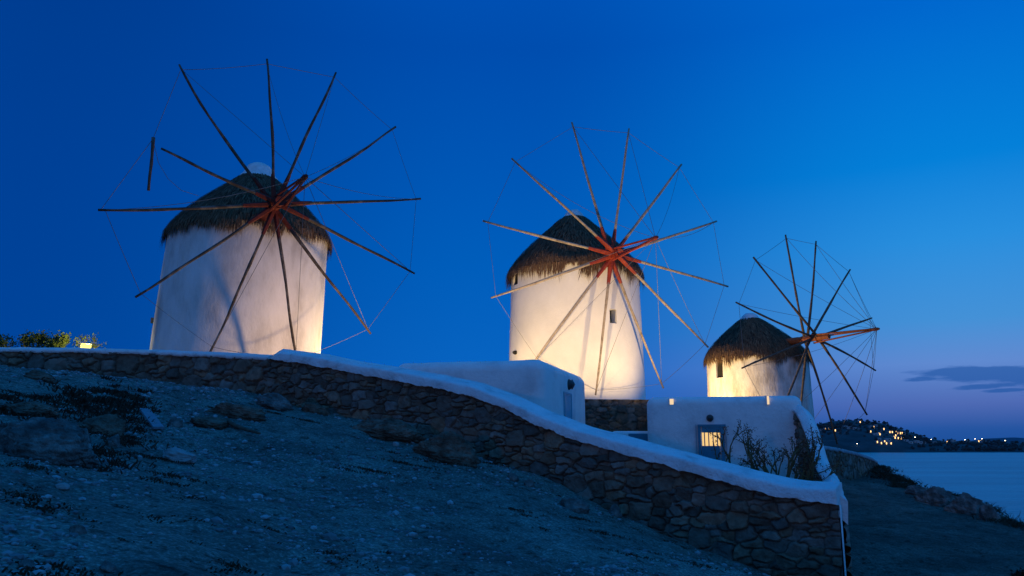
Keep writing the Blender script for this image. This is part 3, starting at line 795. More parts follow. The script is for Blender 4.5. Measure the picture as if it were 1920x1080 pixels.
def windmill(cfg):
    r = random.Random(cfg['seed'])
    azm = R(cfg['az']); a = Vector((math.sin(azm), -math.cos(azm), 0)); rr = Vector((math.cos(azm), math.sin(azm), 0)); uu = Vector((0, 0, 1))
    H = ray(*cfg['hub']) * cfg['D']
    cx, cy = cfg['c']; z0 = cfg['z0']
    root = empty('windmill', (cx, cy, z0)); tag(root, cfg['label'], 'windmill', None)
    tower('tower', cx, cy, z0 - .4, cfg['ze'] + .12, cfg['r0'], cfg['r1'], cfg['win'], cfg['mat'], root, cfg.get('tl', 0))
    core, pt = thatch(cx + cfg.get('tl', 0), cy, cfg['ze'], cfg['R0'], cfg['Hh'], root, cfg['seed'], cfg['lean'], cfg.get('shag', 1), dome=cfg['dome'])
    mb = MB(); capz = cfg['ze'] + cfg['Hh'] * .93; lx, ly = cfg['lean']; cr = cfg['cap'][0]; ch = cfg['cap'][1]
    mb.lathe((cx + lx + cfg.get('tl', 0), cy + ly, capz), (0, 0, 1), [(cr * 1.12, -.06), (cr * 1.02, .07 * ch), (cr * .86, .28 * ch), (cr * .76, .54 * ch), (cr * .60, .78 * ch), (cr * .36, .94 * ch), (.01, ch)], 24)
    for i, v in enumerate(mb.v):
        v = Vector(v); mb.v[i] = v + Vector((fbm(v.x, v.y, v.z, 3, 2.5), fbm(v.y, v.z, v.x, 3, 2.5), fbm(v.z, v.x, v.y, 3, 2.5))) * .09
    mb.build('roof_cap', M_cap, core)
    # shaft
    mb = MB(); mb.tube([H - a * 3.0, H - a * .9, H - a * .7, H + a * .55, H + a * cfg['nose']], [.19, .19, .17, .16, .13], 8)
    for o in (-.62, .30): mb.lathe(H + a * o, a, [(.165, 0), (.20, 0), (.20, .07), (.165, .07)], 8)
    mb.build('shaft', cfg['redmat'], root, False)
    # bowsprit: three bars meeting at the tip
    d = ray(*cfg['bow']); best = min((((H + a * (L / 20)) - d * (d.dot(H + a * (L / 20)) / d.dot(d))).length, L / 20) for L in range(30, 110))
    tipb = d * (d.dot(H + a * best[1]) / d.dot(d))
    mb = MB()
    for k in range(3):
        th = math.radians(90 + 120 * k + cfg['seed'] * 17); o = (rr * math.cos(th) + uu * math.sin(th)) * .26
        mb.tube([H + a * .15 + o, tipb + o * .16 - a * .2, tipb + o * .1], [.045, .04, .038], 6)
    mb.lathe(tipb - a * .28, a, [(.02, 0), (.085, .02), (.085, .30), (.05, .42), (.0, .43)], 8)
    mb.build('bowsprit', cfg['redmat'], root, False)
    # twelve sail poles
    tips = {}
    for i in range(12):
        t = cfg['tips'][i]; off = (i % 6 - 2.5) * cfg['stag']; Hk = H + a * off
        def plane(px, py): dd = ray(px, py); return dd * (Hk.dot(a) / dd.dot(a))
        if t is None: continue
        q = plane(t[0], t[1])
        v = q - Hk
        if len(t) == 3: v = v.normalized() * t[2]
        tips[i] = Hk + v
        L = v.length; dirn = v.normalized()
        sl = cfg['sleeve'] * L
        mb = MB(); pts = sail_tube(mb, Hk + dirn * sl * .75, Hk + v, cfg['pr'], cfg['pr'] * .62, cfg['bend'], r)
        po = mb.build('sail_pole', cfg['polemat'](i), root)
        mb = MB()
        if cfg['sleeve'] > .1:
            mb.tube([Hk + dirn * .02, Hk + dirn * sl * .45, Hk + dirn * sl * .8, Hk + dirn * sl * (1.0 + .12 * r.random())],
                    [cfg['pr'] * 1.5, cfg['pr'] * 1.55, cfg['pr'] * 1.3, cfg['pr'] * 1.06], 6)
        else:
            mb.tube([Hk, Hk + dirn * sl], [cfg['pr'] * 1.25, cfg['pr'] * 1.1], 6)
        mb.build('pole_sleeve', cfg['redmat'] if cfg['sleeve'] > .1 else cfg['polemat'](i), po, False)
    # wires
    mb = MB(); wr = cfg['wr']
    def wire(p, q, sag=0.0, n=1):
        n = max(n, 10 if sag else 1)
        mb.tube([p.lerp(q, k / n) + Vector((0, 0, -sag * 4 * (k / n) * (1 - k / n))) for k in range(n + 1)], wr, 4, cap=False)
    ring = {i: H + (tips[i] - H) * .965 for i in tips}
    for i, j in cfg['ring']: wire(ring[i], ring[j], r.uniform(0, .05))
    for i, sag in cfg['stay']: wire(ring[i], tipb, sag)
    for e in cfg.get('extra', ()):
        pts = [ray(px, py) * (H.dot(a) / ray(px, py).dot(a)) for px, py in e]
        mb.tube(pts, wr, 4, cap=False)
    mb.build('rigging', M_wire, root)
    if 'hang' in cfg:
        (xa, ya), (xb, yb) = cfg['hang']
        pa, pb = [ray(px, py) * (H.dot(a) / ray(px, py).dot(a)) for px, py in ((xa, ya), (xb, yb))]
        mb = MB(); sail_tube(mb, pa, pb, .055, .04, .03, r, 8)
        mb.build('broken_pole_end', M_pole, root)
    return root, H, a, tipb


def axis_on(X_over_Y, Yc): return (X_over_Y * Yc, Yc)


all12 = [(i, (i + 1) % 12) for i in range(12)]
c1 = axis_on(-.3485, 28.55); c2 = axis_on(.0806, 34.15); c3 = axis_on(.3085, 45.9)
m1 = windmill(dict(seed=1, az=31, hub=(517, 385), D=25.7, c=c1, z0=2.1, ze=7.42, r0=2.95, r1=2.80, R0=2.96, Hh=2.62, lean=(.16, 0), tl=.24, mat=M_tower_old, win=[], shag=1.0, cap=(.66, .62), dome=.4,
    label='largest, leftmost windmill with weathered grey poles, one snapped, behind the low wall', nose=.45, bow=(572, 332), stag=.10, redmat=M_darkred, sleeve=.2, pr=.058, bend=.10, wr=.0085,
    polemat=lambda i: M_pole,
    tips=[(334.6, 121.3), (499.3, 110.3), (631, 136.7), (742.7, 238.8), (789, 373), (777.5, 512.5), (696, 625), (552, 657, 5.2), (396, 657, 5.15), (253, 556), (184, 394), (302, 278)],
    ring=[(0, 1), (1, 2), (2, 3), (3, 4), (4, 5), (5, 6), (6, 7), (7, 8), (8, 9), (9, 10)], stay=[(0, .0), (1, .25), (2, 0), (3, .12), (4, .15), (5, 0), (6, 0), (7, 0), (8, 0), (10, .2)],
    extra=[[(338, 133), (287, 260), (190, 392)], [(287, 262), (297, 305), (315, 335), (340, 357), (372, 367)]], hang=((287.5, 258), (278, 357))))
m2 = windmill(dict(seed=2, az=23, hub=(1150, 479), D=31.9, c=c2, z0=1.8, ze=7.28, r0=2.93, r1=2.78, R0=2.98, Hh=2.75, lean=(.0, 0), mat=M_tower_mid, shag=1.6, cap=(.54, .52), dome=.3,
    win=[(R(28), .165, 4.84, 5.42, .36), (R(-70), .30, 6.72, 7.25, .10)],
    label='middle windmill, brightly floodlit cream tower with red hub and small square window', nose=.45, bow=(1229, 446), stag=.10, redmat=M_red, sleeve=.2, pr=.062, bend=.05, wr=.009,
    polemat=lambda i: M_pole_pale,
    tips=[(1072, 229), (1179.5, 241), (1278, 308.5), (1344, 415), (1365, 537), (1328, 651), (1244, 728), (1117, 741), (1008, 670, 5.65), (921, 558.5), (905.5, 414), (959, 297)],
    ring=all12, stay=[(0, 0), (1, 0), (2, .3), (3, .25), (5, .1), (6, 0), (7, 0), (8, 0), (9, 0), (11, .35)]))
m3 = windmill(dict(seed=3, az=33, hub=(1521.5, 635), D=42.9, c=c3, z0=-.9, ze=4.85, r0=2.95, r1=2.82, R0=2.98, Hh=2.5, lean=(-.25, 0), mat=M_tower_worn, shag=1.3, cap=(.60, .42), dome=.75,
    win=[(R(-63), .27, 3.75, 4.75, .10)],
    label='smallest, farthest windmill with brown poles and peeling tower beside the sea', nose=1.1, bow=(1644, 617), stag=.17, redmat=M_rust, sleeve=.06, pr=.072, bend=.06, wr=.010,
    polemat=lambda i: M_pole_brown,
    tips=[(1473, 440), (1530, 452), (1594, 505), (1634.5, 596), (1642, 695), (1625.5, 778), (1570, 833), (1503, 748, 5.85), (1477, 740, 5.85), (1391, 690), (1380, 567), (1412.5, 482)],
    ring=all12, stay=[(i, .08 if i % 3 else .2) for i in range(12)]))
# small fittings on the towers
def fitting(name, px, py, c, rad, mat, parent, sz):
    d = ray(px, py).to_2d(); cc = Vector(c); u = d.normalized(); b = u.dot(cc); disc = b * b - (cc.length_squared - rad * rad)
    t = b - math.sqrt(max(disc, 0)); t /= d.length; p = ray(px, py) * t
    n_ = Vector((p.x - c[0], p.y - c[1], 0)).normalized()
    mb = MB(); mb.lathe(p - n_ * .05, n_, [(0, 0), (sz, 0), (sz, .06), (sz * .7, .14), (0, .16)], 12)
    return mb.build(name, mat, parent)
fitting('vent', 966, 661, c2, 2.92, M_dark, m2[0], .085)
mb = MB(); q = P(291, 601, 28.6)
mb.box(q, Vector((1, 0, 0)), Vector((0, 1, 0)), up, .14, .05, .04); mb.box(q + Vector((-.1, 0, .0)), Vector((1, 0, 0)), Vector((0, 1, 0)), up, .04, .06, .10)
mb.build('bracket', M_metal, m1[0], False)


# ------------------------------------------------------------------ floodlights
def floodlight(loc, target, label, energy, size=.35, col=(1.0, .66, .30), spot=R(120), blend=.8, glass=None, radius=.12):
    loc = Vector(loc); d = (Vector(target) - loc).normalized(); e = empty('floodlight', loc); tag(e, label, 'floodlight')
    s_ = d.cross(up).normalized(); u_ = s_.cross(d)
    mb = MB(); k = size / .35
    vs = []
    for (dist, hw_, hh_) in ((-.16 * k, .10 * k, .07 * k), (0.0, .17 * k, .12 * k), (.03 * k, .17 * k, .12 * k)):
        vs += [loc + d * (dist - .05) + s_ * hw_ * i + u_ * hh_ * j for i, j in ((-1, -1), (1, -1), (1, 1), (-1, 1))]
    mb.add(vs, [(0, 3, 2, 1)] + [(q * 4 + i, q * 4 + (i + 1) % 4, (q + 1) * 4 + (i + 1) % 4, (q + 1) * 4 + i) for q in range(2) for i in range(4)])
    mb.build('housing', M_metal, e, False)
    mb = MB(); gl = [loc + d * (-.025 * k - .0) + s_ * .155 * k * i + u_ * .105 * k * j for i, j in ((-1, -1), (1, -1), (1, 1), (-1, 1))]
    mb.add(gl, [(0, 1, 2, 3)]); mb.build('glass', glass or M_glow_roof, e, False)
    mb = MB(); mb.tube([loc + s_ * .19 * k - d * .05, loc + s_ * .19 * k - d * .05 - up * .2 * k, loc - s_ * .19 * k - d * .05 - up * .2 * k, loc - s_ * .19 * k - d * .05], .012 * k, 5)
    mb.tube([loc - d * .05 - up * .2 * k, loc - d * .05 - up * .45 * k], .02 * k, 6)
    mb.build('bracket', M_metal, e, False)
    if energy:
        l = bpy.data.lights.new('lamp', 'SPOT'); l.energy = energy; l.color = col; l.spot_size = spot; l.spot_blend = blend; l.shadow_soft_size = radius
        lo = bpy.data.objects.new('lamp', l); C.objects.link(lo); lo.parent = e; lo.matrix_parent_inverse = Matrix.Translation(loc).inverted()
        lo.location = loc + d * .06; lo.rotation_euler = d.to_track_quat('-Z', 'Y').to_euler()
    return e


fl = []
fl.append(floodlight((-3.4, 24.4, 1.75), (c1[0] + 1, 26.5, 6), 'floodlight on the ground behind the long wall, aimed at the front of the largest windmill', 1250, col=(1.0, .62, .31), spot=R(95)))
fl.append(floodlight((-5.6, 29.6, 2.35), (c1[0] + 2.6, 28.5, 4.2), 'floodlight at the right foot of the largest windmill', 650, spot=R(120), col=(1, .68, .32)))
fl.append(floodlight((6.8, 28.6, 1.50), (c2[0] + .6, 31.8, 6.6), 'floodlight on the roof of the right-hand house aimed up at the middle windmill', 2000, spot=R(100), col=(1, .66, .29)))
fl.append(floodlight((.6, 25.6, 2.62), (c2[0] - .2, 32.0, 5.4), 'floodlight on the roof of the long white house aimed up at the middle windmill', 1700, spot=R(100), col=(1, .66, .29)))
fl.append(floodlight((-1.6, 30.6, 2.1), (c2[0] - 2.2, 33.0, 3.6), 'floodlight at the left foot of the middle windmill behind the long white house', 330, spot=R(125), col=(1, .66, .24)))
fl.append(floodlight((7.9, 42.6, .2), (c3[0] - 2.2, 45.2, 2.6), 'floodlight behind the right-hand house aimed at the farthest windmill', 4200, spot=R(115), col=(1, .66, .26)))
# the one that can be seen, over the left wall
vl = P(161, 650, 24.75)
floodlight(vl, (0, 0, .6), 'small lit floodlight glaring just above the low wall by the green bush', 0, size=.30, glass=M_glow_lamp)
l = bpy.data.lights.new('lamp', 'SPOT'); l.energy = 1100; l.color = (1, .82, .22); l.shadow_soft_size = .06; l.spot_size = R(150); l.spot_blend = .4
lo = bpy.data.objects.new('lamp', l); C.objects.link(lo); lo.location = vl + Vector((.05, .12, .06)); lo.rotation_euler = Vector((-.62, .75, .12)).to_track_quat('-Z', 'Y').to_euler()


# ------------------------------------------------------------------ plants
def leafy(name, base, wid, hei, dep, nleaf, leaf, mat, label, seed, nstem=7, stemmat=M_twig, top=None, sub=True, cat='bush', group=None):
    r = random.Random(seed); base = Vector(base); root = empty(name, base); tag(root, label, cat, group)
    st = MB(); lv = MB(); ends = []
    def grow(p, d, ln, rad, lev):
        pts = [p]; q = p
        for k in range(4):
            d = (d + Vector((r.gauss(0, .18), r.gauss(0, .18), r.gauss(.05, .12)))).normalized(); q = q + d * ln / 4; pts.append(q)
        st.tube(pts, [rad * (1 - .16 * k) for k in range(5)], 5, cap=False)
        if lev == 0:
            ends.append(pts); return
        for _ in range(r.choice((2, 3, 3))):
            i = r.choice((2, 3, 4)); dd = (d + Vector((r.gauss(0, .55), r.gauss(0, .55), r.gauss(.15, .35)))).normalized()
            grow(pts[i], dd, ln * r.uniform(.55, .8), rad * .6, lev - 1)
    for k in range(nstem):
        x = (k + .5) / nstem * 2 - 1
        b = base + Vector((x * wid * .30, r.uniform(-.3, .3) * dep, 0))
        grow(b, Vector((x * wid / max(hei, .1) * .35 + r.gauss(0, .2), r.gauss(0, .3) * dep / max(hei, .1), 1)).normalized(), hei * r.uniform(.32, .48), .022 * hei, 2)
    for _ in range(nleaf):
        pts = r.choice(ends); p = r.choice(pts[1:]).lerp(r.choice(pts[2:]), r.random())
        p = p + Vector((r.gauss(0, .05), r.gauss(0, .05), r.gauss(0, .05))) * (leaf / .06)
        d = Vector((r.gauss(0, 1), r.gauss(0, 1), r.gauss(.4, .8))).normalized(); s_ = d.orthogonal().normalized(); s_ = Matrix.Rotation(r.uniform(0, 6.28), 3, d) @ s_
        ln = leaf * r.uniform(.6, 1.3); wd = ln * .26; g = r.uniform(.5, 1.3)
        c = tuple(x * g for x in leafcol)
        lv.add([p, p + d * ln * .5 + s_ * wd, p + d * ln, p + d * ln * .5 - s_ * wd], [(0, 1, 2, 3)], c)
    st.build('stems', stemmat, root); lv.build('leaves', mat, root, False)
    return root


leafcol = (.10, .13, .03)
leafy('bush', P(88, 668, 26.2), 2.0, .95, .8, 2600, .085, M_leaf, 'wide green bush lit by the floodlight above the low wall at left', 5, 9)
leafy('bush', P(158, 668, 26.6), .45, .85, .4, 420, .07, M_leaf, 'small sprig of green bush right behind the glaring floodlight', 6, 4)
leafy('bush', P(2, 668, 26.4), .7, .85, .5, 700, .08, M_leaf, 'dark bush at the left edge of the picture above the wall', 8, 4)
leafcol = (.20, .085, .05)
leafy('shrub', (6.55, 20.6, -1.15), 2.7, 1.95, 1.0, 2600, .048, M_shrub, 'sparse dry brown shrub in front of the blue door with the barred window', 15, 14, cat='shrub')
leafy('shrub', (7.45, 20.4, -1.15), .9, 1.5, .6, 800, .058, M_shrub, 'reddish brown shrub against the dark side wall by the corner', 25, 5, cat='shrub')
pc = hit(1905, 1078, 6, 40)
leafcol = (.012, .012, .008)
leafy('bush', pc + Vector((.15, -.2, -.15)), .9, .30, .6, 1200, .07, M_grass, 'dark low bush in the lower right corner of the picture', 31, 8)

# ------------------------------------------------------------------ rocks
def rock(px, py, wpx, hpx, mat, label, seed, depth=.8, rot=0.0, sharp=1.0, yfix=None, sink=.25, cat='rock', group=None):
    b = P(px, py, yfix) if yfix else hit(px, py)
    if yfix: b.z = hz(b.x, b.y)
    k = b.y / F; hw_, hh_ = wpx * k / 2, hpx * k; r = random.Random(seed)
    bm = bmesh.new(); bmesh.ops.create_icosphere(bm, subdivisions=6 if wpx > 85 else 5 if wpx > 50 else (4 if wpx > 26 else 3), radius=1)
    planes = [(Vector((r.gauss(0, 1), r.gauss(0, 1), r.gauss(0, .8))).normalized(), r.uniform(.62, .9)) for _ in range(20)]
    V = []
    for v in bm.verts:
        p = v.co.copy()
        for n_, d_ in planes:
            e = p.dot(n_) - d_
            if e > 0: p -= n_ * e * .92 * sharp
        q_ = fbm(p.x * .7 + seed, p.y * .7, p.z * 2.6, 4, 1.8); p *= 1 + .20 * fbm(p.x + seed, p.y, p.z, 4, 1.6) - .34 * max(0, .16 - abs(q_)) + .17 * fbm(p.x + seed, p.y, p.z, 4, 6.0)
        v.co = p
    ca, sa = math.cos(rot), math.sin(rot)
    mx = max(abs(v.co.x) for v in bm.verts); mz = max(v.co.z for v in bm.verts)
    for v in bm.verts:
        x, y, z = v.co.x / mx * hw_, v.co.y / mx * hw_ * depth, v.co.z / mz * hh_ * (1 - sink) if v.co.z > 0 else v.co.z * hh_ * .5
        z += hh_ * sink * .3
        v.co = (x * ca - y * sa, x * sa + y * ca, z + (x * ca - y * sa) * -.15)
    me = bpy.data.meshes.new('rock'); bm.to_mesh(me); bm.free(); me.materials.append(mat)
    me.polygons.foreach_set('use_smooth', [True] * len(me.polygons))
    o = bpy.data.objects.new('rock', me); C.objects.link(o); o.location = b; tag(o, label, cat, group)
    return o


rock(78, 714, 68, 22, M_rock_brown, 'flat brownish slab of rock lying at the foot of the left wall', 1)
rock(85, 860, 200, 92, M_rock, 'big grey rounded outcrop on the left of the slope', 2, .6, sharp=.8)
rock(18, 846, 90, 60, M_rock, 'grey rock at the left edge beside the big outcrop', 3)
rock(190, 815, 90, 50, M_rock_brown, 'dark brown broken rock at the right of the big outcrop', 4)
rock(150, 835, 42, 38, M_rock, 'small round grey rock leaning on the front of the big outcrop', 5)
rock(212, 838, 30, 26, M_rock, 'small grey stone in the dark scrub right of the outcrop', 6)
rock(60, 775, 110, 26, M_rock_brown, 'long low brown ledge above the big outcrop', 7)
rock(333, 862, 64, 26, M_rock_pale, 'pale squared stone block alone on the slope', 8, sharp=1.05)
rock(448, 782, 120, 28, M_rock_brown, 'flat brown ledge below the meeting of the two walls', 9)
rock(398, 800, 80, 22, M_rock_brown, 'low brown rock just below the flat ledge', 10)
rock(330, 800, 34, 18, M_rock, 'small grey stone beside the weathered board', 11)
rock(516, 765, 70, 34, M_rock, 'grey rock at the foot of the left end of the long wall', 12)
rock(590, 775, 60, 24, M_rock_brown, 'brownish rock under the long wall near its left end', 13)
rock(840, 862, 130, 62, M_rock_brown, 'rounded brown outcrop at the foot of the middle of the long wall', 14, .6, sharp=.8)
rock(735, 822, 150, 42, M_rock_brown, 'long low brown outcrop under the long wall', 15, .5, sharp=.8)
rock(742, 836, 14, 9, M_rock_pale, 'small pale stone in front of the brown outcrop', 16)
rock(118, 918, 28, 12, M_rock_pale, 'small pale flat stone on the slope below the big outcrop', 17)
rock(145, 1002, 34, 20, M_rock, 'grey stone low on the slope near the pale twig', 18)
rock(48, 1066, 32, 16, M_rock, 'grey stone in the lower left corner', 19)
rock(205, 1070, 34, 18, M_rock, 'squarish grey stone at the lower edge left of centre', 20)
rock(88, 1045, 26, 12, M_rock, 'small grey stone just above the lower left corner', 21)
rock(962, 902, 22, 16, M_rock, 'small grey stone at the wall foot below the bend of the coping', 22)
rock(992, 912, 20, 16, M_rock, 'second small grey stone at the wall foot below the bend', 23)
rock(1075, 955, 60, 24, M_rock, 'grey rock half buried on the slope below the wall', 24)
rock(1152, 965, 30, 24, M_rock, 'grey stone fallen against the lower part of the long wall', 25)
rock(1762, 948, 95, 36, M_rock, 'long ragged rock on the cliff edge by the sea', 41, .5, sink=.1)
rock(1815, 963, 90, 40, M_rock, 'tall ragged rock on the cliff edge, right of the long one', 42, .6, sink=.1)
rock(1856, 976, 36, 32, M_rock, 'small upright rock at the right end of the cliff rocks', 43, .7, sink=.1)
rock(1722, 928, 55, 18, M_rock, 'low rock at the left end of the cliff rocks', 44, .6, sink=.1)

# weathered board, dark branch and pale twig lying on the slope
def lying(name, pa, pb, rad, mat, label, flat=None, cat='board'):
    a, b = hit(*pa), hit(*pb); mb = MB()
    if flat:
        d = (b - a).normalized(); s_ = d.cross(up).normalized(); mb.box((a + b) / 2 + up * .06, d, s_, s_.cross(d), (b - a).length / 2, flat, .02)
    else:
        pts = [a.lerp(b, k / 6) + up * (rad + .02) + Vector((random.uniform(-.03, .03), random.uniform(-.03, .03), random.uniform(0, .03))) for k in range(7)]
        mb.tube(pts, [rad * (1.1 - .6 * k / 6) for k in range(7)], 6)
    o = mb.build(name, mat, None, not flat); tag(o, label, cat); return o
lying('board', (270, 773), (297, 809), .06, M_board, 'weathered bluish board lying on the slope right of the outcrop', .09)
lying('branch', (425, 798), (486, 824), .05, M_pole_brown, 'dark branch lying on the ground below the flat ledge', None, 'branch')
lying('twig', (62, 1006), (92, 1034), .012, M_rock_pale, 'thin pale twig on the ground near the lower left corner', None, 'twig')

# ------------------------------------------------------------------ ground cover (uncountable)
def scatter_ground(n, y0, y1, pxr=(-30, 1560)):
    out = []
    while len(out) < n:
        px = random.uniform(*pxr); t = random.random(); yy = y0 + (y1 - y0) * t ** 1.0
        d = ray(px, 900); x = d.x / d.y * yy
        if x > -24: out.append((x, yy))
    return out


def in_front(x, y):
    if x < A2[0]: yl = np.interp(x, [q[0] for q in LW], [q[1] for q in LW]) - .3
    elif x < C2[0]: yl = A2[1] + (x - A2[0]) / (C2[0] - A2[0]) * (C2[1] - A2[1]) - .15
    else: yl = 60
    return y < yl


mb = MB(); ico = [(0, 0, 1), (.894, 0, .447), (.276, .851, .447), (-.724, .526, .447), (-.724, -.526, .447), (.276, -.851, .447), (.724, .526, -.447), (-.276, .851, -.447), (-.894, 0, -.447), (-.276, -.851, -.447), (.724, -.526, -.447), (0, 0, -1)]
icf = [(0, 1, 2), (0, 2, 3), (0, 3, 4), (0, 4, 5), (0, 5, 1), (1, 6, 2), (2, 7, 3), (3, 8, 4), (4, 9, 5), (5, 10, 1), (6, 7, 2), (7, 8, 3), (8, 9, 4), (9, 10, 5), (10, 6, 1), (11, 7, 6), (11, 8, 7), (11, 9, 8), (11, 10, 9), (11, 6, 10)]
XY = [q for q in scatter_ground(34000, 3.2, 23) if in_front(*q)]
dens = vfbm(np.array(XY) * .5 + 70, 55)
ZZ = hill_z(np.array([q[0] for q in XY]), np.array([q[1] for q in XY]))
for (x, y), z_, dn in zip(XY, ZZ, dens):
    if dn < random.uniform(-.30, .45): continue
    s_ = min(.07, .0085 * math.exp(random.gauss(0, .6)) * (1 + y * .06)); g = random.uniform(.35, 1.5); c = (.26 * g, .31 * g, .32 * g)
    a_, b_, c_ = s_ * random.uniform(.7, 1.4), s_ * random.uniform(.7, 1.4), s_ * random.uniform(.4, .8); th = random.uniform(0, 6.28); ca, sa = math.cos(th), math.sin(th)
    vs = []
    for p in ico:
        j = random.uniform(.8, 1.2); X_, Y_ = p[0] * a_ * j, p[1] * b_ * j; vs.append((x + X_ * ca - Y_ * sa, y + X_ * sa + Y_ * ca, z_ + p[2] * c_ * j + c_ * .3))
    mb.add(vs, icf, c)
g_ = mb.build('gravel', M_pebble, None, False); kind(g_, 'stuff'); tag(g_, 'loose gravel and pebbles strewn over the bare slope', 'gravel')


def tufts(name, spots, label, cols, hgt, wid, nbl):
    mb = MB()
    zs_ = hill_z(np.array([s[0] for s in spots]), np.array([s[1] for s in spots]))
    for (x, y, k), z_ in zip(spots, zs_):
        for _ in range(int(nbl * k)):
            ox, oy = random.gauss(0, wid * k) * random.random() * 1.6, random.gauss(0, wid * k * .7) * random.random() * 1.6; th = random.uniform(0, 6.28); ln = hgt * random.uniform(.4, 1.2) * (.6 + .4 * k)
            d = Vector((math.cos(th) * random.uniform(.3, 1.3), math.sin(th) * random.uniform(.3, 1.3), 1)).normalized(); p = Vector((x + ox, y + oy, z_ - .02 - ox * .2))
            s_ = d.orthogonal().normalized() * random.uniform(.003, .006) * (1 + y / 12); g = random.uniform(.4, 1.4); c = random.choice(cols); c = tuple(q * g for q in c)
            m_ = p + d * ln * .55; mb.add([p - s_, p + s_, m_ + s_, m_ - s_, p + d * ln + Vector((0, 0, -ln * .2))], [(0, 1, 2, 3), (3, 2, 4)], c)
    o = mb.build(name, M_grass, None, False); kind(o, 'stuff'); tag(o, label, name.replace('_', ' ')); return o


sp = []
for px, py, k in ((180, 845, 1.4), (215, 800, 1.5), (240, 820, 1.5), (150, 770, 1.2), (60, 745, 1.1), (110, 755, 1.2), (230, 770, 1.2), (20, 735, 1), (255, 850, 1.1), (95, 868, 1), (30, 872, 1), (300, 862, .9), (520, 775, 1), (580, 790, 1),
                  (850, 868, 1.4), (890, 862, 1.3), (800, 862, 1.1), (735, 848, .8), (760, 870, 1.2), (700, 882, 1.3), (650, 880, .9), (960, 955, .8), (1020, 990, .8), (1080, 970, .9), (1130, 1000, 1), (980, 965, .6), (620, 1040, 1.2), (640, 1050, 1),
                  (430, 1065, 1.1), (100, 1068, 1.0), (60, 1072, 1.0), (355, 935, 1), (290, 900, .9), (340, 895, .9), (300, 975, .7), (40, 945, 1), (10, 925, 1), (1215, 1035, 1), (1300, 1055, 1), (1400, 1075, .9), (1180, 1040, .9)):
    q = hit(px, py); sp.append((q.x, q.y, k))
for x, y in scatter_ground(420, 4, 22):
    if in_front(x, y) and fbm(x, y, 3, 3, .4) > -.05: sp.append((x, y, random.uniform(.10, .38)))
tufts('dry_grass', sp, 'dark dry tufts dotted over the stony slope', [(.05, .036, .022), (.03, .034, .018), (.085, .06, .036)], .05, .19, 210)
sp = []
for _ in range(90):
    q = hit(random.choice((random.gauss(205, 38), random.gauss(120, 70))), random.choice((random.gauss(800, 34), random.gauss(752, 12)))); sp.append((q.x, q.y, random.uniform(.4, 1.0)))
tufts('dry_scrub', sp, 'reddish brown dry scrub growing over and right of the big outcrop', [(.07, .042, .03), (.05, .03, .02), (.10, .065, .045)], .17, .26, 90)
sp = []
for _ in range(260):
    y = random.uniform(26, 52); e = float(np.interp(y, [q[1] for q in EDGE], [q[0] for q in EDGE])); sp.append((e + random.gauss(-.3, .45), y, random.uniform(.6, 1.4)))
tufts('cliff_grass', sp, 'dark olive grass fringing the cliff edge on the right', [(.022, .028, .01), (.04, .04, .015)], .30, .3, 46)

# ------------------------------------------------------------------ far shore: houses, lamps, trees
def far_hit(px, py):
    d = ray(px, py); ys = np.linspace(1752, 2110, 500); t = ys / d.y; b = d.z * t < far_z(d.x * t, ys)
    i = int(np.argmax(b)) if b.any() else 430
    return Vector((d.x * t[i], ys[i], float(far_z(np.array([d.x * t[i]]), np.array([ys[i]]))[0])))


def zpx(a, b): return 1520 + a / 4.8, 770 + b / 4.8


def far_house(px, py, lit, wid=9.0, hh=5.0):
    b = far_hit(px, py + 1.5); e = empty('house', b)
    if lit: tag(e, 'tiny pale house with a lit window on the far hillside across the bay', 'house', 'lit houses across the bay')
    else: tag(e, 'tiny pale unlit house on the far hillside across the bay', 'house', 'unlit houses across the bay')
    mb = MB(); ex, ey = Vector((1, 0, 0)), Vector((0, 1, 0)); mb.box(b + Vector((0, 3, hh / 2 - 1)), ex, ey, up, wid / 2, 3.5, hh / 2 + 1)
    mb.box(b + Vector((0, 3, hh + .25)), ex, ey, up, wid / 2 - .4, 3.1, .24)
    mb.build('walls', M_far_house, e, False)
    mb = MB(); mb.box(b + Vector((random.uniform(-.25, .25) * wid, -.55, hh * .5)), ex, ey, up, 1.05, .04, 2.1 if lit else 1.0)
    mb.build('window', M_far_glow if lit else M_dark, e, False)


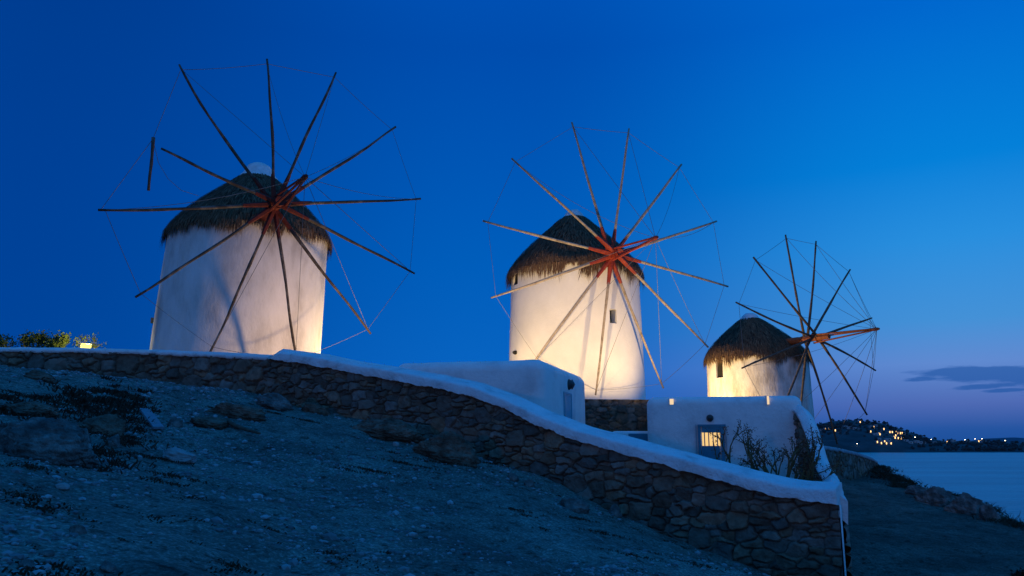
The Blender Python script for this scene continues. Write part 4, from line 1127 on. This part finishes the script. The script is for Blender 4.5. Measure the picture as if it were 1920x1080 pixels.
for a, b in ((55, 180), (130, 168), (167, 165), (217, 180), (445, 105), (567, 150), (657, 167), (540, 190), (612, 210), (628, 215), (712, 195), (738, 195), (768, 195), (787, 205), (805, 205), (825, 205), (845, 210), (770, 225),
             (750, 240), (762, 247), (785, 250), (815, 250), (832, 238), (600, 285), (637, 295), (663, 280), (683, 297), (722, 298), (1512, 278), (1527, 278), (1230, 285)):
    far_house(*zpx(a, b), True, random.uniform(3.4, 6))
for a, b in ((320, 150), (350, 158), (400, 165), (425, 168), (590, 215), (700, 262), (905, 290), (985, 292), (1020, 288), (1290, 275), (1370, 290), (620, 262), (100, 172), (545, 150), (590, 140), (700, 285), (860, 270), (960, 285), (1120, 290), (1420, 285), (1560, 285)):
    far_house(*zpx(a, b), False, random.uniform(7, 13), random.uniform(3, 6))
for a, b in ((420, 318), (940, 258), (1085, 278), (1390, 280), (1480, 272), (1542, 262), (1750, 287)):
    p = far_hit(*zpx(a, b + 8)); e = empty('street_lamp', p); tag(e, 'tiny white street lamp shining along the far shore', 'street lamp', 'street lamps across the bay')
    hgt = 6.5; mb = MB(); mb.tube([p, p + up * hgt], .12, 6); mb.tube([p + up * hgt, p + up * (hgt + .4) + Vector((0, -.8, 0))], .08, 6); mb.build('post', M_metal, e)
    mb = MB(); mb.lathe(p + up * (hgt - .1) + Vector((0, -.9, 0)), (0, 0, 1), [(0, 0), (.45, .15), (.62, .6), (.45, 1.05), (0, 1.2)], 10); mb.build('lamp_head', M_far_lamp, e)
mb = MB()
for _ in range(420):
    px = random.uniform(1525, 1920); a = np.interp(px, [q[0] for q in RID], [q[1] for q in RID]); py = a + abs(random.gauss(0, 12)); p = far_hit(px, min(py, 845))
    if py - a < 2: p = P(px, a, 2095); p.z = float(far_z(np.array([p.x]), np.array([p.y]))[0])
    s_ = random.uniform(2, 4.6)
    for _k in range(14):
        c_ = p + Vector((random.gauss(0, s_ * .5), random.gauss(0, s_ * .5), random.uniform(.2, 1.5) * s_)); q_ = s_ * random.uniform(.25, .5)
        mb.add([c_ + Vector(v) * q_ * random.uniform(.7, 1.3) for v in ico], icf)
o = mb.build('far_trees', M_hill, None, False); kind(o, 'stuff'); tag(o, 'dark trees and scrub covering the far hill across the bay', 'trees')
